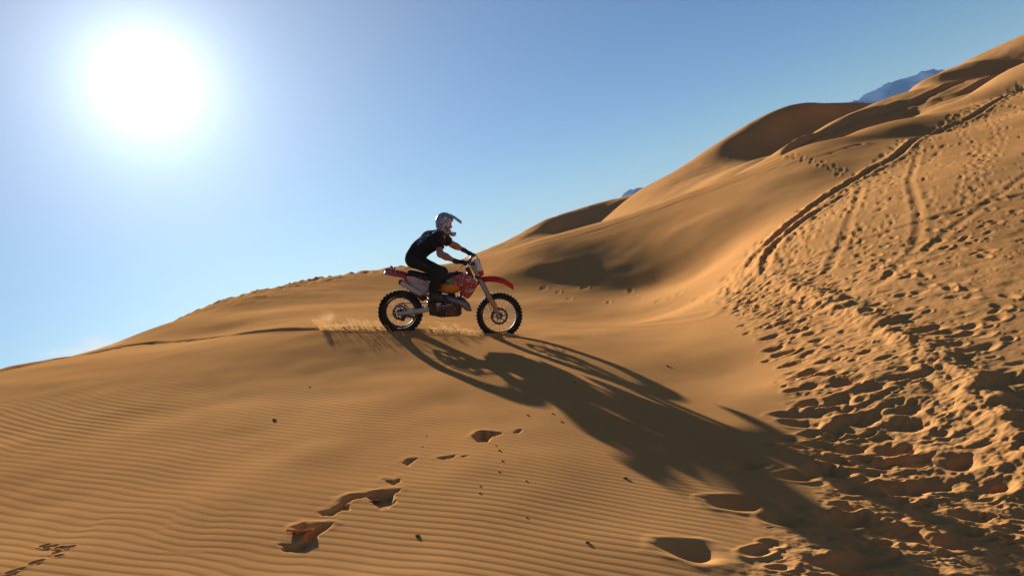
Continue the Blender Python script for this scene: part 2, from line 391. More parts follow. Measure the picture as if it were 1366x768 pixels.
rut([(760, 318), (840, 293), (920, 266), (1000, 236), (1080, 213), (1150, 192)], 0.10, 0.02, 0.015, 15)
rut([(700, 432), (780, 436), (860, 432), (940, 422)], 0.12, 0.0, 0.018, 9)
# ---- churned grain of the trampled sand
D += nearband*0.006*fbm(Xg*5, Yg*5, 51, 4, 0.5) + between*0.004*(1-np.abs(vnoise(Xg*9, Yg*6, 52)))*2
D += tramp*(1-nearband)*0.004*fbm(Xg*2.5, Yg*2.5, 53, 3, 0.55)*smst(30, 12, Yg)
D += between*0.0032*fbm(Xg*20, Yg*22, 55, 3, 0.6)*smst(9, 6, Yg)
D += between*0.0045*fbm(Xg*5, Yg*13, 56, 3, 0.6)*smst(11, 7, Yg)
# ---- rough clumpy sand on the left skyline
cd, cal, cs_ = seg_dist(Xg, Yg, smooth_line([ray(*p)[:2] for p in ((215, 433, 15.2), (270, 412, 18), (330, 394, 20.5), (400, 379, 23), (450, 370, 24.5), (510, 362, 26))]))
D += np.exp(-(cd/1.3)**2)*smst(15.5, 20, Yg)*0.09*np.abs(fbm(Xg*2.2, Yg*1.1, 71, 4, 0.65))
# small mounds on the far flank
for px, py, rad, hgt in ((715, 357, 0.5, 0.04), (912, 303, 0.35, 0.02), (935, 292, 0.3, 0.015), (1062, 232, 0.8, 0.05)):
    x, y = hit(px, py); D += hgt*np.exp(-((Xg-x)/(rad*1.8))**2-((Yg-y)/rad)**2)
for px, py in ((865, 395), (880, 400), (905, 392), (840, 388), (812, 402), (760, 398), (895, 383), (930, 398), (725, 385), (745, 390), (780, 384)):
    x, y = hit(px, py); pit(x, y, random.uniform(0, 3), 0.11, 0.06, 0.02, 0.6)
# ---- broken crust: sharp-lipped hollows
crusts = [[(120, 630), (170, 628), (220, 605), (240, 570), (180, 585), (180, 560), (210, 545), (280, 540), (345, 535), (300, 575), (250, 610), (225, 650), (190, 668), (140, 658)],
          [(290, 488), (350, 470), (385, 445), (390, 425), (430, 412), (500, 405), (520, 398), (600, 388), (650, 385), (630, 400), (632, 440), (600, 462), (570, 470), (530, 440), (500, 415), (450, 425), (415, 445), (428, 475), (385, 470), (360, 495), (310, 500)],
          [(980, 145), (1015, 120), (1085, 125), (1110, 132), (1070, 145), (1045, 172), (1000, 170)], [(665, 262), (690, 245), (725, 243), (700, 262), (688, 278)],
          [(820, 243), (905, 230), (900, 240), (850, 252)], [(920, 238), (955, 236), (940, 246)], [(578, 338), (620, 345), (650, 330), (660, 340), (625, 362), (600, 355)], [(1165, 130), (1180, 112), (1200, 112), (1190, 128)]]
for ci_, poly in enumerate(crusts):
    pts = [hit(340+u/3.37, 540+v/3.37) for u, v in poly]; pa = np.array(pts)
    rr, cc = window(pa[:, 0].min()-0.3, pa[:, 0].max()+0.3, pa[:, 1].min()-0.3, pa[:, 1].max()+0.3)
    X, Y = Xg[rr, cc], Yg[rr, cc]
    d, al, _ = seg_dist(X, Y, pts+[pts[0]])
    ins = np.zeros(X.shape, bool)
    for (x0, y0), (x1, y1) in zip(pts, pts[1:]+pts[:1]):
        ins ^= ((y0 > Y) != (y1 > Y)) & (X < (x1-x0)*(Y-y0)/(y1-y0+1e-12)+x0)
    sdv = np.where(ins, d, -d)+0.012*vnoise(X*28, Y*28, 81)
    k = 0.055 if ci_ < 3 else 0.03; gdir = ((X-pa[:, 0].mean())*0.447-(Y-pa[:, 1].mean())*0.894)/0.16; k = k*(1-0.55*smst(-0.6, 1.0, gdir))
    D[rr, cc] += -k*smst(-0.008, 0.022, sdv)+0.12*k*np.exp(-((sdv+0.03)/0.03)**2)*smst(0.0, 0.4, -(Y-pa[:, 1].mean())*-1+(-X+pa[:, 0].mean())*0.5+0.1)
# ---- a small animal's tracks
for u, v in ((118, 690), (130, 694), (142, 692), (160, 696), (172, 697), (188, 695), (160, 705), (150, 712), (158, 720), (97, 736), (90, 740), (108, 734), (40, 760), (30, 764), (52, 757)):
    x, y = hit(u/2, 384+v/2); pit(x, y, 0.6, 0.028, 0.018, 0.009, 0.3)
Zg = Zb+D
def ground(x, y):
    """height of the finished near ground at a point"""
    s = x/(y+1.5); i = int(np.clip(np.searchsorted(ys, y)-1, 0, len(ys)-2)); j = int(np.clip(np.searchsorted(ss, s)-1, 0, len(ss)-2))
    a = (y-ys[i])/(ys[i+1]-ys[i]); b = (s-ss[j])/(ss[j+1]-ss[j])
    return (Zg[i, j]*(1-b)+Zg[i, j+1]*b)*(1-a)+(Zg[i+1, j]*(1-b)+Zg[i+1, j+1]*b)*a
V = to_world(np.stack([Xg, Yg, Zg], -1).reshape(-1, 3))
tag(mesh_np('sand_ground', V, grid_faces(*Xg.shape), M_SAND), kind='structure')

# ------------------------------------------------------------------ dunes behind
def far_dune(name, pts, hidden, px0, px1, y0, y1, rough=0.1, nr=170, nc=260, seed=0, lines=()):
    Q = [ray(*p) for p in pts]+hidden; f = TPS(Q)
    s0, s1 = (px0-CXP)/FPX, (px1-CXP)/FPX
    Y, S = np.meshgrid(np.linspace(y0, y1, nr), np.linspace(s0, s1, nc), indexing='ij'); X = Y*S
    Z = f(X, Y)+rough*fbm(X*0.35, Y*0.35, seed, 4, 0.5)
    for pix, w, dep in lines:
        L = smooth_line([hit(px, py, f, y0, y1) for px, py in pix]); d, al, sd_ = seg_dist(X, Y, L); q = np.where(sd_ > 0, d, -d)
        Z += -dep*np.exp(-(q/w)**2)+0.7*dep*np.exp(-((q-1.6*w)/w)**2)
    tag(mesh_np(name, to_world(np.stack([X, Y, Z], -1).reshape(-1, 3)), grid_faces(nr, nc), M_FAR), kind='structure')
def behind(sky_pts, k1=1.12, d1=0.6, k2=1.5, d2=9):
    o = []
    for p in sky_pts:
        x, y, z = ray(*p); o += [(x*k1, y*k1, z*k1-d1*y/30-0.2), (x*k2, y*k2, z*k2-d2)]
    return o
B = 1.3
skb = [(1020, 214, 33*B), (1040, 204, 34*B), (1076, 183, 35*B), (1133, 153, 37*B), (1162, 141, 38*B), (1200, 127, 40.5*B), (1232, 107, 45*B), (1260, 94, 49*B), (1290, 84, 53*B), (1310, 74, 56*B), (1335, 62, 59*B), (1366, 53, 61*B), (1450, 25, 65*B)]
far_dune('dune', skb+[(1075, 193, 33.9*B), (1130, 187, 34.3*B), (1175, 178, 34.0*B), (1215, 163, 33.5*B), (1250, 146, 33*B), (1300, 122, 34*B), (1366, 98, 36*B), (1300, 103, 43*B), (1366, 76, 47*B),
         (1040, 235, 28*B), (1150, 220, 27*B), (1250, 185, 28*B)], behind(skb, 1.12, 0.1, 1.5, 7), 980, 1560, 33, 125, 0.07, seed=5,
         lines=[([(1060, 196), (1110, 172), (1170, 148), (1240, 128), (1320, 100)], 0.35, 0.14), ([(1080, 196), (1150, 172), (1220, 148), (1300, 118), (1360, 92)], 0.3, 0.12), ([(1050, 202), (1100, 178), (1150, 158), (1200, 140)], 0.3, 0.12)])
skc = [(815, 285, 60), (850, 256, 62), (900, 229, 62), (980, 184, 62.5), (1040, 154, 63.5), (1090, 143, 64.5), (1150, 141, 66), (1220, 146, 70), (1300, 150, 75)]
far_dune('dune', skc+[(985, 189, 61.8), (1010, 186, 61.4), (1060, 183, 61.6), (1110, 179, 62.2), (1150, 172, 63.5), (860, 275, 52), (930, 250, 48), (1000, 215, 46), (1060, 205, 46), (1150, 200, 47),
         (800, 320, 42), (900, 290, 40), (1000, 250, 40), (1100, 230, 40), (760, 335, 58), (740, 350, 60)], behind(skc), 720, 1360, 38, 105, 0.05, seed=6)
ske = [(560, 372, 120), (600, 353, 120), (640, 337, 120), (680, 319, 120), (720, 298, 120), (745, 289, 120), (775, 282, 121), (790, 273, 123), (815, 267, 126), (840, 262, 130), (900, 258, 135)]
far_dune('dune', ske+[(740, 307, 115.5), (715, 307, 116), (765, 300, 116.5), (640, 350, 100), (680, 335, 100), (720, 322, 97), (800, 300, 100), (640, 375, 80), (720, 350, 80), (800, 330, 80), (560, 390, 95), (860, 290, 110)], behind(ske, 1.12, 0.8, 1.5, 14), 520, 960, 75, 200, 0.10, seed=8)

# ------------------------------------------------------------------ distant mountains and the plain they stand on
M_ROCK = new_mat('mountain_rock', (0.05, 0.07, 0.11), 0.95)
M_ROCK.node_tree.nodes['Principled BSDF'].inputs['Specular IOR Level'].default_value = 0.0
def mountain(name, sky_pts, dist, seed):
    p = np.array(sky_pts, float); px = np.linspace(p[0, 0], p[-1, 0], 160); py = np.interp(px, p[:, 0], p[:, 1])
    py += 1.6*fbm(px*0.09, px*0, seed, 4, 0.55)
    C = np.stack([(px-CXP)/FPX*dist, np.full_like(px, dist), (CYP-py)/FPX*dist], -1) @ RWn.T + OFF
    n = 22; V = []
    for k in range(n):
        t = k/(n-1)*2-1                     # -1 toward us, +1 behind
        fall = 1-abs(t)**0.85
        W = C.copy(); W[:, 1] += t*dist*0.16
        W[:, 2] = -32+(C[:, 2]+32)*fall
        W[:, 2] += (1-fall)*fall*0.9*(C[:, 2]+32)*fbm(C[:, 0]*6/dist*10, np.full(len(px), t*4.0), seed+3, 4, 0.6)
        V.append(W)
    tag(mesh_np(name, np.concatenate(V), grid_faces(n, len(px)), M_ROCK), kind='structure')
mountain('mountain', [(720, 330), (800, 285), (822, 264), (836, 254), (850, 249), (866, 252), (890, 258), (930, 250)], 5200, 3)
mountain('mountain', [(1000, 215), (1080, 165), (1116, 141), (1140, 131), (1165, 119), (1190, 109), (1205, 103), (1217, 97), (1232, 95), (1250, 95), (1290, 92), (1340, 80)], 5000, 4)
mountain('mountain', [(1200, 130), (1250, 105), (1285, 86), (1305, 76), (1325, 70), (1366, 60), (1420, 45), (1500, 30)], 5600, 6)
pl = 15000.0
tag(mesh_np('desert_plain', np.array([(-pl, -pl, -30.0), (pl, -pl, -30.0), (pl, pl, -30.0), (-pl, pl, -30.0)]), np.array([[0, 1, 2, 3]]), M_FAR, smooth=False), kind='structure')
# ------------------------------------------------------------------ shape helpers for the bike and rider
class MB:
    """collects shapes, builds ONE mesh object"""
    def __init__(self): self.v = []; self.f = []
    def add(self, V, F):
        o = len(self.v); self.v += [tuple(map(float, p)) for p in V]; self.f += [tuple(int(i)+o for i in q) for q in F]; return self
    def tube(self, pts, rad, n=10, caps=True, squash=None):
        pts = [Vector(p) for p in pts]; m = len(pts)
        if isinstance(rad, (int, float)): rad = [rad]*m
        V, F = [], []; ref = None
        for i in range(m):
            t = (pts[min(i+1, m-1)]-pts[max(i-1, 0)]).normalized()
            if ref is None:
                ref = t.orthogonal().normalized() if squash is None else (Vector((0, 1, 0))-t*t.y).normalized()
            ref = (ref-t*ref.dot(t)).normalized(); b = t.cross(ref)
            for k in range(n):
                a = 2*math.pi*k/n; sx, sy = (1, 1) if squash is None else squash
                V.append(pts[i]+(ref*math.cos(a)*sx+b*math.sin(a)*sy)*rad[i])
        for i in range(m-1):
            for k in range(n): F.append((i*n+k, i*n+(k+1) % n, (i+1)*n+(k+1) % n, (i+1)*n+k))
        if caps: F.append(tuple(range(n-1, -1, -1))); F.append(tuple((m-1)*n+k for k in range(n)))
        return self.add(V, F)
    def lathe(self, prof, c, axis='y', n=48, closed=True):
        """prof: (radius, offset along axis)"""
        V, F = [], []; m = len(prof)
        for k in range(n):
            a = 2*math.pi*k/n; ca, sa = math.cos(a), math.sin(a)
            for r_, o_ in prof: V.append((c[0]+r_*ca, c[1]+o_, c[2]+r_*sa) if axis == 'y' else (c[0]+r_*ca, c[1]+r_*sa, c[2]+o_))
        for k in range(n):
            for j in range(m if closed else m-1):
                j2 = (j+1) % m; k2 = (k+1) % n
                F.append((k*m+j, k*m+j2, k2*m+j2, k2*m+j))
        return self.add(V, F)
    def box(self, c, s, rot=None):
        V = [Vector((x*s[0]/2, y*s[1]/2, z*s[2]/2)) for x in (-1, 1) for y in (-1, 1) for z in (-1, 1)]
        if rot: V = [rot @ p for p in V]
        return self.add([p+Vector(c) for p in V], [(0, 1, 3, 2), (4, 6, 7, 5), (0, 4, 5, 1), (2, 3, 7, 6), (0, 2, 6, 4), (1, 5, 7, 3)])
    def slab(self, poly, y0, y1, bev=0.006, bulge=0.0):
        """side outline in (x, z) given thickness across the bike, edges bevelled"""
        p = np.array(poly, float); n = len(p); c = p.mean(0)
        area = np.sum(p[:, 0]*np.roll(p[:, 1], -1)-np.roll(p[:, 0], -1)*p[:, 1])
        if area < 0: p = p[::-1]
        e = np.roll(p, -1, 0)-p; e /= np.linalg.norm(e, axis=1)[:, None]+1e-9
        nr = np.stack([e[:, 1], -e[:, 0]], -1); vn = nr+np.roll(nr, 1, 0); vn /= np.linalg.norm(vn, axis=1)[:, None]+1e-9
        ins = p-vn*bev; V, F = [], []
        sg = 1 if y1 > y0 else -1
        for q, y in ((ins, y0), (p, y0+sg*bev), (p, y1-sg*bev), (ins, y1)): V += [(a, y, b) for a, b in q]
        V.append((c[0], y0-sg*bulge, c[1])); V.append((c[0], y1+sg*bulge, c[1]))
        for L in range(3):
            for k in range(n): F.append((L*n+k, L*n+(k+1) % n, (L+1)*n+(k+1) % n, (L+1)*n+k))
        for k in range(n): F.append((4*n, (k+1) % n, k)); F.append((4*n+1, 3*n+k, 3*n+(k+1) % n))
        return self.add(V, F)
    def loft(self, secs, close=True):
        """secs: list of rings with the same count"""
        V, F = [], []; n = len(secs[0])
        for s in secs: V += s
        for i in range(len(secs)-1):
            for k in range(n if close else n-1): F.append((i*n+k, i*n+(k+1) % n, (i+1)*n+(k+1) % n, (i+1)*n+k))
        if close: F.append(tuple(range(n-1, -1, -1))); F.append(tuple((len(secs)-1)*n+k for k in range(n)))
        return self.add(V, F)
    def build(self, name, mat, parent=None, smooth=True, sub=0):
        me = bpy.data.meshes.new(name); me.from_pydata(self.v, [], self.f); me.update()
        bm = bmesh.new(); bm.from_mesh(me); bmesh.ops.recalc_face_normals(bm, faces=bm.faces); bm.to_mesh(me); bm.free()
        if smooth:
            me.polygons.foreach_set('use_smooth', [True]*len(me.polygons))
            me.set_sharp_from_angle(angle=math.radians(42))
        me.materials.append(mat)
        o = bpy.data.objects.new(name, me); col.objects.link(o)
        if parent: o.parent = parent
        if sub:
            md = o.modifiers.new('sub', 'SUBSURF'); md.levels = md.render_levels = sub
        return o
def empty(name, M, parent=None):
    o = bpy.data.objects.new(name, None); col.objects.link(o); o.empty_display_size = 0.2
    if parent: o.parent = parent
    o.matrix_world = M; return o

LEAN = math.tan(math.radians(7))
SC = 365.0
def Q(u, v, y=0.0):                       # side-view drawing units -> bike space (x forward, y left, z up), lean taken out
    return Vector(((u-447)/SC, y, (715-v)/SC-y*LEAN))
def poly(*uv): return [((u-447)/SC, (715-v)/SC) for u, v in uv]
def polyy(y, *uv): return [((u-447)/SC, (715-v)/SC-y*LEAN) for u, v in uv]

def mixed_mat(name, base, stops, scale, rough=0.35, kind='noise', detail=2.0, coat=0.0, vec=(1, 1, 1)):
    """plastic or cloth printed with hard-edged shapes"""
    m = new_mat(name, base, rough); n, l = m.node_tree.nodes, m.node_tree.links
    t = n.new('ShaderNodeTexCoord'); mp = n.new('ShaderNodeMapping'); mp.inputs['Scale'].default_value = vec; l.new(t.outputs['Object'], mp.inputs[0])
    if kind == 'noise':
        k = n.new('ShaderNodeTexNoise'); k.inputs['Detail'].default_value = detail; k.inputs['Distortion'].default_value = 1.4
    else:
        k = n.new('ShaderNodeTexVoronoi')
    k.inputs['Scale'].default_value = scale; l.new(mp.outputs[0], k.inputs['Vector'])
    r = n.new('ShaderNodeValToRGB'); r.color_ramp.interpolation = 'CONSTANT'; l.new(k.outputs[0], r.inputs[0])
    el = r.color_ramp.elements; el[0].position = 0.0; el[0].color = (*base, 1); el[1].position = stops[0][0]; el[1].color = (*stops[0][1], 1)
    for p, c in stops[1:]: e_ = el.new(p); e_.color = (*c, 1)
    l.new(r.outputs[0], n['Principled BSDF'].inputs['Base Color'])
    n['Principled BSDF'].inputs['Coat Weight'].default_value = coat
    return m
def worn_mat(name, base, rough, metal, dust=(0.42, 0.27, 0.13), amount=0.35, scale=9):
    """a surface with sand dust settled in patches"""
    m = new_mat(name, base, rough, metal); n, l = m.node_tree.nodes, m.node_tree.links
    t = n.new('ShaderNodeTexCoord'); k = n.new('ShaderNodeTexNoise'); k.inputs['Scale'].default_value = scale; k.inputs['Detail'].default_value = 5; k.inputs['Roughness'].default_value = 0.7
    l.new(t.outputs['Object'], k.inputs['Vector'])
    r = n.new('ShaderNodeMapRange'); r.inputs[1].default_value = 0.45; r.inputs[2].default_value = 0.75; r.inputs[4].default_value = amount; l.new(k.outputs[0], r.inputs[0])
    x = n.new('ShaderNodeMixRGB'); x.inputs[1].default_value = (*base, 1); x.inputs[2].default_value = (*dust, 1); l.new(r.outputs[0], x.inputs[0])
    b = n['Principled BSDF']; l.new(x.outputs[0], b.inputs['Base Color'])
    x2 = n.new('ShaderNodeMapRange'); x2.inputs[1].default_value = 0; x2.inputs[2].default_value = 1; x2.inputs[3].default_value = rough; x2.inputs[4].default_value = 0.9; l.new(r.outputs[0], x2.inputs[0]); l.new(x2.outputs[0], b.inputs['Roughness'])
    return m
M_RUB = worn_mat('tyre_rubber', (0.010, 0.010, 0.011), 0.8, 0.0, amount=0.10)
M_BLK = worn_mat('black_plastic', (0.012, 0.012, 0.013), 0.5, 0.0, amount=0.15)
M_SEAT = worn_mat('seat_vinyl', (0.010, 0.010, 0.010), 0.65, 0.0, amount=0.1)
M_RIM = worn_mat('black_rim', (0.02, 0.02, 0.022), 0.6, 0.2, amount=0.15)
M_STL = worn_mat('steel', (0.45, 0.43, 0.41), 0.35, 0.9, amount=0.3)
M_DISC = worn_mat('disc_steel', (0.10, 0.09, 0.085), 0.4, 0.8, amount=0.15)
M_SPK = new_mat('spoke_steel', (0.75, 0.72, 0.66), 0.3, 0.9)
M_ALU = worn_mat('aluminium', (0.52, 0.46, 0.40), 0.45, 0.6, amount=0.4)
M_FORK = worn_mat('fork_tube', (0.42, 0.27, 0.18), 0.35, 0.6, amount=0.35)
M_ENG = worn_mat('engine_casting', (0.045, 0.040, 0.038), 0.5, 0.6, amount=0.35, scale=14)
M_CASE = worn_mat('clutch_cover', (0.10, 0.045, 0.03), 0.45, 0.4, amount=0.25)
M_PIPE = worn_mat('exhaust_steel', (0.17, 0.175, 0.20), 0.28, 0.95, dust=(0.22, 0.12, 0.06), amount=0.6, scale=7)
M_RED = worn_mat('red_plastic', (0.56, 0.016, 0.006), 0.5, 0.0, amount=0.12); M_RED.node_tree.nodes['Principled BSDF'].inputs['Specular IOR Level'].default_value = 0.25
M_REDG = mixed_mat('red_plastic_graphic', (0.42, 0.016, 0.010), [(0.40, (0.55, 0.50, 0.48)), (0.43, (0.05, 0.03, 0.035)), (0.46, (0.45, 0.016, 0.008)), (0.58, (0.50, 0.46, 0.44)), (0.61, (0.35, 0.02, 0.015))], 6.5, vec=(1, 0.2, 1.3))
M_TAILG = mixed_mat('tail_graphic', (0.42, 0.03, 0.02), [(0.52, (0.40, 0.34, 0.33)), (0.55, (0.42, 0.03, 0.02)), (0.63, (0.10, 0.03, 0.03))], 8, vec=(0.8, 0.3, 1.6))
M_WHT = mixed_mat('white_plastic', (0.42, 0.37, 0.35), [(0.52, (0.20, 0.16, 0.16)), (0.56, (0.42, 0.37, 0.35)), (0.63, (0.38, 0.05, 0.03))], 12, vec=(0.7, 0.3, 1.6))
M_PLATE = mixed_mat('plate_white', (0.62, 0.60, 0.60), [(0.60, (0.20, 0.19, 0.20)), (0.64, (0.62, 0.60, 0.60))], 22)
M_TANK = worn_mat('amber_tank', (0.62, 0.20, 0.03), 0.4, 0.0, amount=0.25); M_TANK.node_tree.nodes['Principled BSDF'].inputs['Subsurface Weight'].default_value = 0.0
M_TEAL = new_mat('teal_sticker', (0.03, 0.22, 0.16), 0.4)
M_GRIP = new_mat('grip_rubber', (0.02, 0.02, 0.02), 0.8)
M_LENS = new_mat('red_lens', (0.35, 0.01, 0.01), 0.2)

# ------------------------------------------------------------------ the dirt bike
BIKE_POS = Vector(ray(600.6, 447, 10.8))
MB_T = RW @ Matrix.Translation(BIKE_POS) @ Matrix.Rotation(math.radians(7), 4, 'X')
bike = empty('dirt_bike', MB_T)
tag(bike, 'dusty red and white enduro dirt bike with knobby tyres crossing the dune', 'motorcycle')
def part(mb, name, mat, parent=None, **k): return mb.build(name, mat, parent or bike, **k)

def wheel(c, R, width, rim_r, disc_r, nk, sprocket=None):
    hub = part(MB().lathe([(0.016, -0.10), (0.022, -0.08), (0.022, -0.055), (0.048, -0.05), (0.048, -0.038), (0.026, -0.03), (0.026, 0.03), (0.048, 0.038), (0.048, 0.05), (0.022, 0.055), (0.016, 0.10)], c, n=24), 'wheel', M_ENG)
    # tyre carcass and its knobs
    t = MB(); h = R-0.014-rim_r; prof = []
    for k in range(15):
        a = math.pi*(-0.14+1.28*k/14)
        prof.append((rim_r+h*0.45+h*0.55*math.sin(a), -width*0.46*math.cos(a)))
    t.lathe(prof, c, n=72)
    for k in range(nk):
        a0 = 2*math.pi*(k+0.5*0)/nk
        for row, offs in enumerate(((-0.16, 0.16), (-0.40, 0.40))):
            for o_ in offs:
                a = a0+(0.5*2*math.pi/nk if row else 0)
                rr = R-0.008 if row == 0 else R-0.022
                rot = Matrix.Rotation(-a, 3, 'Y') @ Matrix.Rotation(math.radians(-38 if o_ > 0 else 38)*row, 3, 'X').to_3x3()
                rot = Matrix.Rotation(-a, 3, 'Y')
                sz = (0.026, width*0.25, R*2*math.pi/nk*0.50)
                t.box((c[0]+rr*math.cos(a), c[1]+o_*width, c[2]+rr*math.sin(a)), sz, rot)
    part(t, 'tyre', M_RUB, hub)
    part(MB().lathe([(rim_r-0.012, -0.016), (rim_r-0.004, -0.028), (rim_r+0.012, -0.03), (rim_r+0.012, 0.03), (rim_r-0.004, 0.028), (rim_r-0.012, 0.016), (rim_r-0.016, 0)], c, n=64), 'rim', M_RIM, hub)
    # one spoke of each lean, turned round the hub
    ns = 36; src = {}
    for k in range(ns):
        s = -1 if k % 2 else 1; kk = (k//2) % 2
        if (s, kk) not in src:
            da = 0.42*(1 if kk else -1)
            src[(s, kk)] = MB().tube([(0.044*math.cos(da), s*0.044, 0.044*math.sin(da)), (rim_r-0.006, s*0.006, 0)], 0.0034, 5).build('spoke', M_SPK, hub)
            o = src[(s, kk)]
        else:
            o = src[(s, kk)].copy(); col.objects.link(o); o.parent = hub
        o.location = c; o.rotation_euler = (0, -2*math.pi*k/ns, 0)
    # wave disc on the right side: toothed outer edge with holes
    dsc = MB(); n = 96; V, F = [], []
    for k in range(n):
        a = 2*math.pi*k/n; ro = disc_r*(1-0.055*(0.5+0.5*math.cos(a*14))); ri = disc_r*0.72
        for y in (-0.066, -0.062):
            for r_ in (ri*(1+0.04*math.cos(a*14)), ro): V.append((c[0]+r_*math.cos(a), c[1]+y, c[2]+r_*math.sin(a)))
    for k in range(n):
        a, b = k*4, ((k+1) % n)*4
        F += [(a, a+1, b+1, b), (a+2, b+2, b+3, a+3), (a+1, a+3, b+3, b+1), (a, b, b+2, a+2)]
    dsc.add(V, F)
    for k in range(6):
        a = 2*math.pi*k/6+0.3
        dsc.tube([(c[0]+0.04*math.cos(a-0.4), c[1]-0.062, c[2]+0.04*math.sin(a-0.4)), (c[0]+disc_r*0.74*math.cos(a), c[1]-0.064, c[2]+disc_r*0.74*math.sin(a))], 0.006, 6)
    part(dsc, 'brake_disc', M_DISC, hub)
    if sprocket:
        sp = MB(); n = 144; V, F = [], []
        for k in range(n):
            a = 2*math.pi*k/n; ro = sprocket*(1+0.03*math.cos(a*48))
            for y in (0.062, 0.068):
                for r_ in (sprocket*0.78, ro): V.append((c[0]+r_*math.cos(a), c[1]+y, c[2]+r_*math.sin(a)))
        for k in range(n):
            a, b = k*4, ((k+1) % n)*4
            F += [(a, a+1, b+1, b), (a+2, b+2, b+3, a+3), (a+1, a+3, b+3, b+1), (a, b, b+2, a+2)]
        sp.add(V, F)
        for k in range(6):
            a = 2*math.pi*k/6
            sp.tube([(c[0]+0.04*math.cos(a), c[1]+0.06, c[2]+0.04*math.sin(a)), (c[0]+sprocket*0.8*math.cos(a), c[1]+0.065, c[2]+sprocket*0.8*math.sin(a))], 0.009, 6)
        part(sp, 'sprocket', M_DISC, hub)
    return hub
RC, FC = Q(182, 588), Q(712, 607)
rear = wheel(RC, 0.325, 0.125, 0.222, 0.115, 34, 0.122); rear['label'] = 'rear wheel with wide knobby tyre'
front = wheel(FC, 0.338, 0.090, 0.258, 0.130, 42); front['label'] = 'taller front wheel with narrow knobby tyre and wave disc'

# swingarm: two tapering beams and a bridge
sw = MB()
for s in (-1, 1):
    sw.tube([Q(168, 590)+Vector((0, s*0.115, 0)), Q(200, 589)+Vector((0, s*0.112, 0)), Q(270, 580)+Vector((0, s*0.108, 0)), Q(345, 566)+Vector((0, s*0.085, 0))], [0.024, 0.030, 0.036, 0.042], 8, squash=(0.45, 1.0))
sw.box(Q(318, 571), (0.06, 0.17, 0.06))
part(sw, 'swingarm', M_ALU)
part(MB().box(Q(200, 622, -0.10), (0.05, 0.035, 0.07)).box(Q(214, 604, -0.10), (0.05, 0.03, 0.035)), 'rear_caliper', M_ENG)
# chain on the far side
ch = MB(); C1, C2 = Q(182, 588)+Vector((0, 0.065, 0)), Q(352, 560)+Vector((0, 0.065, 0))
ch.tube([C1+Vector((0, 0, 0.122)), C2+Vector((0, 0, 0.04))], 0.008, 6).tube([C1-Vector((0, 0, 0.122)), C2-Vector((0, 0, 0.04))], 0.008, 6)
part(ch, 'chain', M_ENG)
part(MB().box(Q(232, 612, 0.065), (0.09, 0.03, 0.05)), 'chain_guide', M_BLK)

# frame
fr = MB()
for s in (-1, 1):
    fr.tube([Q(548, 372)+Vector((0, s*0.02, 0)), Q(520, 440)+Vector((0, s*0.06, 0)), Q(500, 520)+Vector((0, s*0.075, 0)), Q(478, 590)+Vector((0, s*0.08, 0)), Q(400, 606)+Vector((0, s*0.09, 0)), Q(345, 595)+Vector((0, s*0.09, 0)), Q(338, 540)+Vector((0, s*0.09, 0)), Q(350, 480)+Vector((0, s*0.095, 0)), Q(400, 435)+Vector((0, s*0.08, 0)), Q(470, 405)+Vector((0, s*0.06, 0)), Q(548, 385)+Vector((0, s*0.02, 0))], 0.017, 8)
    fr.tube([Q(365, 465)+Vector((0, s*0.09, 0)), Q(290, 420)+Vector((0, s*0.08, 0)), Q(215, 388)+Vector((0, s*0.06, 0))], 0.011, 7)
    fr.tube([Q(340, 530)+Vector((0, s*0.09, 0)), Q(290, 460)+Vector((0, s*0.085, 0)), Q(240, 405)+Vector((0, s*0.07, 0))], 0.011, 7)
part(fr, 'frame', M_BLK)
part(MB().tube([Q(540, 345), Q(566, 405)], 0.034, 12), 'steering_head', M_BLK)

# engine
eng = MB()
eng.slab(poly((338, 520), (372, 500), (430, 506), (470, 520), (506, 548), (510, 578), (492, 598), (420, 604), (352, 604), (338, 575)), -0.105, 0.105, 0.02, 0.006)
engine = part(eng, 'engine', M_ENG)
cy = MB()
for k in range(7):
    cc = Q(462-k*1.5, 522-k*8); cy.box(cc, (0.125-0.004*k, 0.15, 0.011), Matrix.Rotation(math.radians(-8), 3, 'Y'))
cy.tube([Q(468, 535), Q(448, 462)], 0.048, 14)
part(cy, 'cylinder', M_ENG, engine)
part(MB().lathe([(0.0, -0.135), (0.08, -0.132), (0.095, -0.122), (0.10, -0.105), (0.0, -0.10)], Q(448, 562), n=30), 'clutch_cover', M_CASE, engine)
part(MB().lathe([(0.0, -0.128), (0.04, -0.125), (0.045, -0.1), (0, -0.1)], Q(388, 566), n=20), 'kickstart_boss', M_CASE, engine)
part(MB().tube([Q(388, 566, -0.13), Q(372, 520, -0.15), Q(362, 490, -0.15)], 0.009, 7).tube([Q(362, 490, -0.15), Q(362, 490, -0.19)], 0.011, 7), 'kick_starter', M_STL, engine)
for k in range(6):
    a = 2*math.pi*k/6; cc = Q(448, 562)+Vector((0.084*math.cos(a), -0.133, 0.084*math.sin(a)))
    MB().lathe([(0.0, -0.006), (0.008, -0.005), (0.008, 0.006), (0, 0.006)], cc, n=6).build('bolt', M_STL, engine)
part(MB().slab(poly((385, 600), (500, 584), (512, 592), (498, 606), (400, 613)), -0.10, 0.10, 0.006), 'skid_plate', M_CASE)
part(MB().slab(poly((398, 492), (432, 494), (434, 516), (400, 516)), -0.035, 0.035, 0.008), 'carburettor', M_STL)
